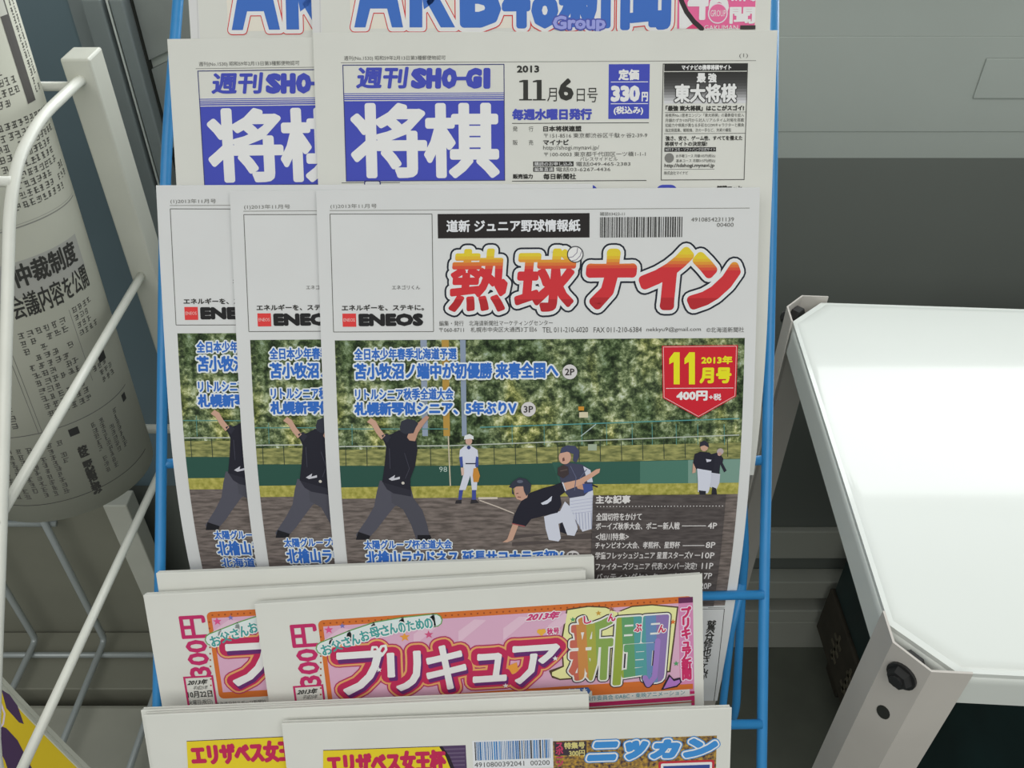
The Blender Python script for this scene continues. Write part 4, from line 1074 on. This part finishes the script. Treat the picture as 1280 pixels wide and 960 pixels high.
uh, vh = uvpt(12, 372); uh2, vh2 = uvpt(92, 290)
vt = uvpt(60, 322)[1]; vb = uvpt(60, 352)[1]
gu0, gu1 = uvpt(0, 362)[0] - .02, uvpt(96, 300)[0]
I.rect_uv(gu0, vt - .006, gu1, vb + .006, '#8f8f86', 1)
utext(I, '仲裁制度', (10, 334), 0, uvpt(92, 318)[0] - uvpt(10, 350)[0], vb - vt, TXT, .0006, layer=3)
vs_ = uvpt(60, 376)[1]; h2 = .022
u_s = uvpt(8, 385)[0]; utext(I, '会議内容を公開', (8, 372), 0, uvpt(108, 350)[0] - u_s, h2, TXT, .0003)
I.build('heading', R0)
if 0:
    for y in (20,100,200,300,400,500,600): print('UV', y, [tuple(round(float(c),3) for c in RL.P(x, y)) for x in (5, 20, 40, 60, 90, 120)])
I = Ink(RL)
gu0 += .004
vtop = .03
uR_ = RL.Rr * 1.20
# upper columns (type runs in rows around the bulge), the dark strip, rules
rows_of_type(I, .050, .158, .128, .232, .0078, .0062, TG, True, 3)
I.rect_uv(-.1, .2385, .125, .2395, '#77776f', 1); I.rect_uv(-.1, .2365, .125, .237, '#8a8a80', 1)
rows_of_type(I, .112, .040, .130, .150, .0088, .0062, TG, False, 8)
I.rect_uv(.094, .0, .1065, .150, '#4c4a46', 2)
rows_of_type(I, .0955, .006, .106, .148, .012, .0098, '#a9a89c', False, 9)
rows_of_type(I, .050, .118, .090, .152, .0078, .0062, TG, True, 10)
# body under the headline
v3 = uvpt(60, 405)[1]; v4 = uvpt(90, 515)[1]
um = uvpt(100, 430)[0]
rows_of_type(I, uvpt(16, 405)[0], v3, um - .003, v4, .0082, .0066, TG, True, 11)
rows_of_type(I, um + .003, v3 - .004, uR_, v3 + .034, .0078, .006, TG, True, 12)
I.rect_uv(um, v3 - .004, um + .0006, v4 - .02, '#77776f', 1)
rows_of_type(I, um + .004, v4 - .032, uR_, v4 - .006, .0078, .006, TG, True, 17)
I.rect_uv(um + .014, v3 + .050, um + .024, v3 + .060, '#2c2c2a', 2)
ub = uvpt(10, 440)[0]
for a in (.0, .003): I.rect_uv(ub - .001 + a, v3 + .012, ub - .0004 + a, v4 + .012, '#6a6a62', 1)
rows_of_type(I, ub - .03, v3 + .03, ub - .004, v4 + .004, .0095, .0075, TG, False, 15)
v5 = uvpt(90, 528)[1]
I.rect_uv(-.1, v5, RL.Rr * 1.3, v5 + .0009, '#5a5a54', 1)
# lower article: columns read downwards
v6 = v5 + .010; v7 = RL.H - .030
I.rect_uv(-.1, RL.H - .022, RL.Rr * 1.3, RL.H - .0212, '#44443f', 1)
up_ = uvpt(90, 535)[0]
I.rect_uv(up_ - .004, v5 + .006, up_ + .005, v5 + .014, '#2c2c2a', 2)
utext(I, '校区 野心新策に挑み', (96, 560), 0, .0085, .058, TXT, .0005, True)
rows_of_type(I, up_ + .016, v6, up_ + .058, v7, .0088, .0062, TG, False, 21)
rows_of_type(I, up_ - .070, v6 + .004, up_ - .006, v7 + .002, .0088, .0062, TG, False, 22)
uq = up_ + .064
I.rect_uv(uq - .003, v5 + .005, uq + .004, v5 + .013, '#2c2c2a', 2)
rows_of_type(I, uq + .002, v6 + .012, uq + .010, v7 - .01, .0095, .0085, '#33332f', False, 24)
rows_of_type(I, uq + .013, v6, RL.Rr * 1.25, v7, .0088, .0062, TG, False, 25)
I.build('article_columns', R0)
# pale margin sheet turned over at the top
I = Ink(RL); I.rect_uv(-.1, 0.0, uvpt(8, 15)[0], uvpt(8, 18)[1] if uvpt(8, 18)[1] > 0.01 else .02, '#a9a99c', 4); I.build('margin_fold', R0)

# yellow and purple newspaper low in the stand
PY = Page(-266, 1040, 0.745, 320, 0.28, 38, [(0, 6), (.28, 20)])
Y0 = thing('newspaper', 'yellow newspaper with dark purple stripes low in the white wire stand', 'newspaper', PY.M)
PY.body(Y0, M['paper_grey'], 0.012, 4)
I = Ink(PY)
YEL, PUR = '#b09a20', '#3c2c44'
I.rect_uv(.001, .001, PY.W - .001, PY.H - .001, YEL, 1)
I.poly([(2, 862), (12, 868), (22, 882), (30, 905), (24, 903), (8, 885)], PUR, 2)
I.poly([(-5, 905), (8, 910), (22, 925), (40, 960), (48, 985), (18, 985), (6, 950), (-6, 928)], PUR, 2)
I.strokes([[(1, 878), (6, 892), (4, 905), (-2, 912)]], 2.2, '#b5a8b0', 3)
I.build('front_print', Y0)
wire_ = [PY.M @ Vector((-PY.W * .5, -0.008, -.005)), PY.M @ Vector((PY.W * .5, -0.008, -.005))]
sp(wire('paper_hook', wire_, .004, M['white_wire']))
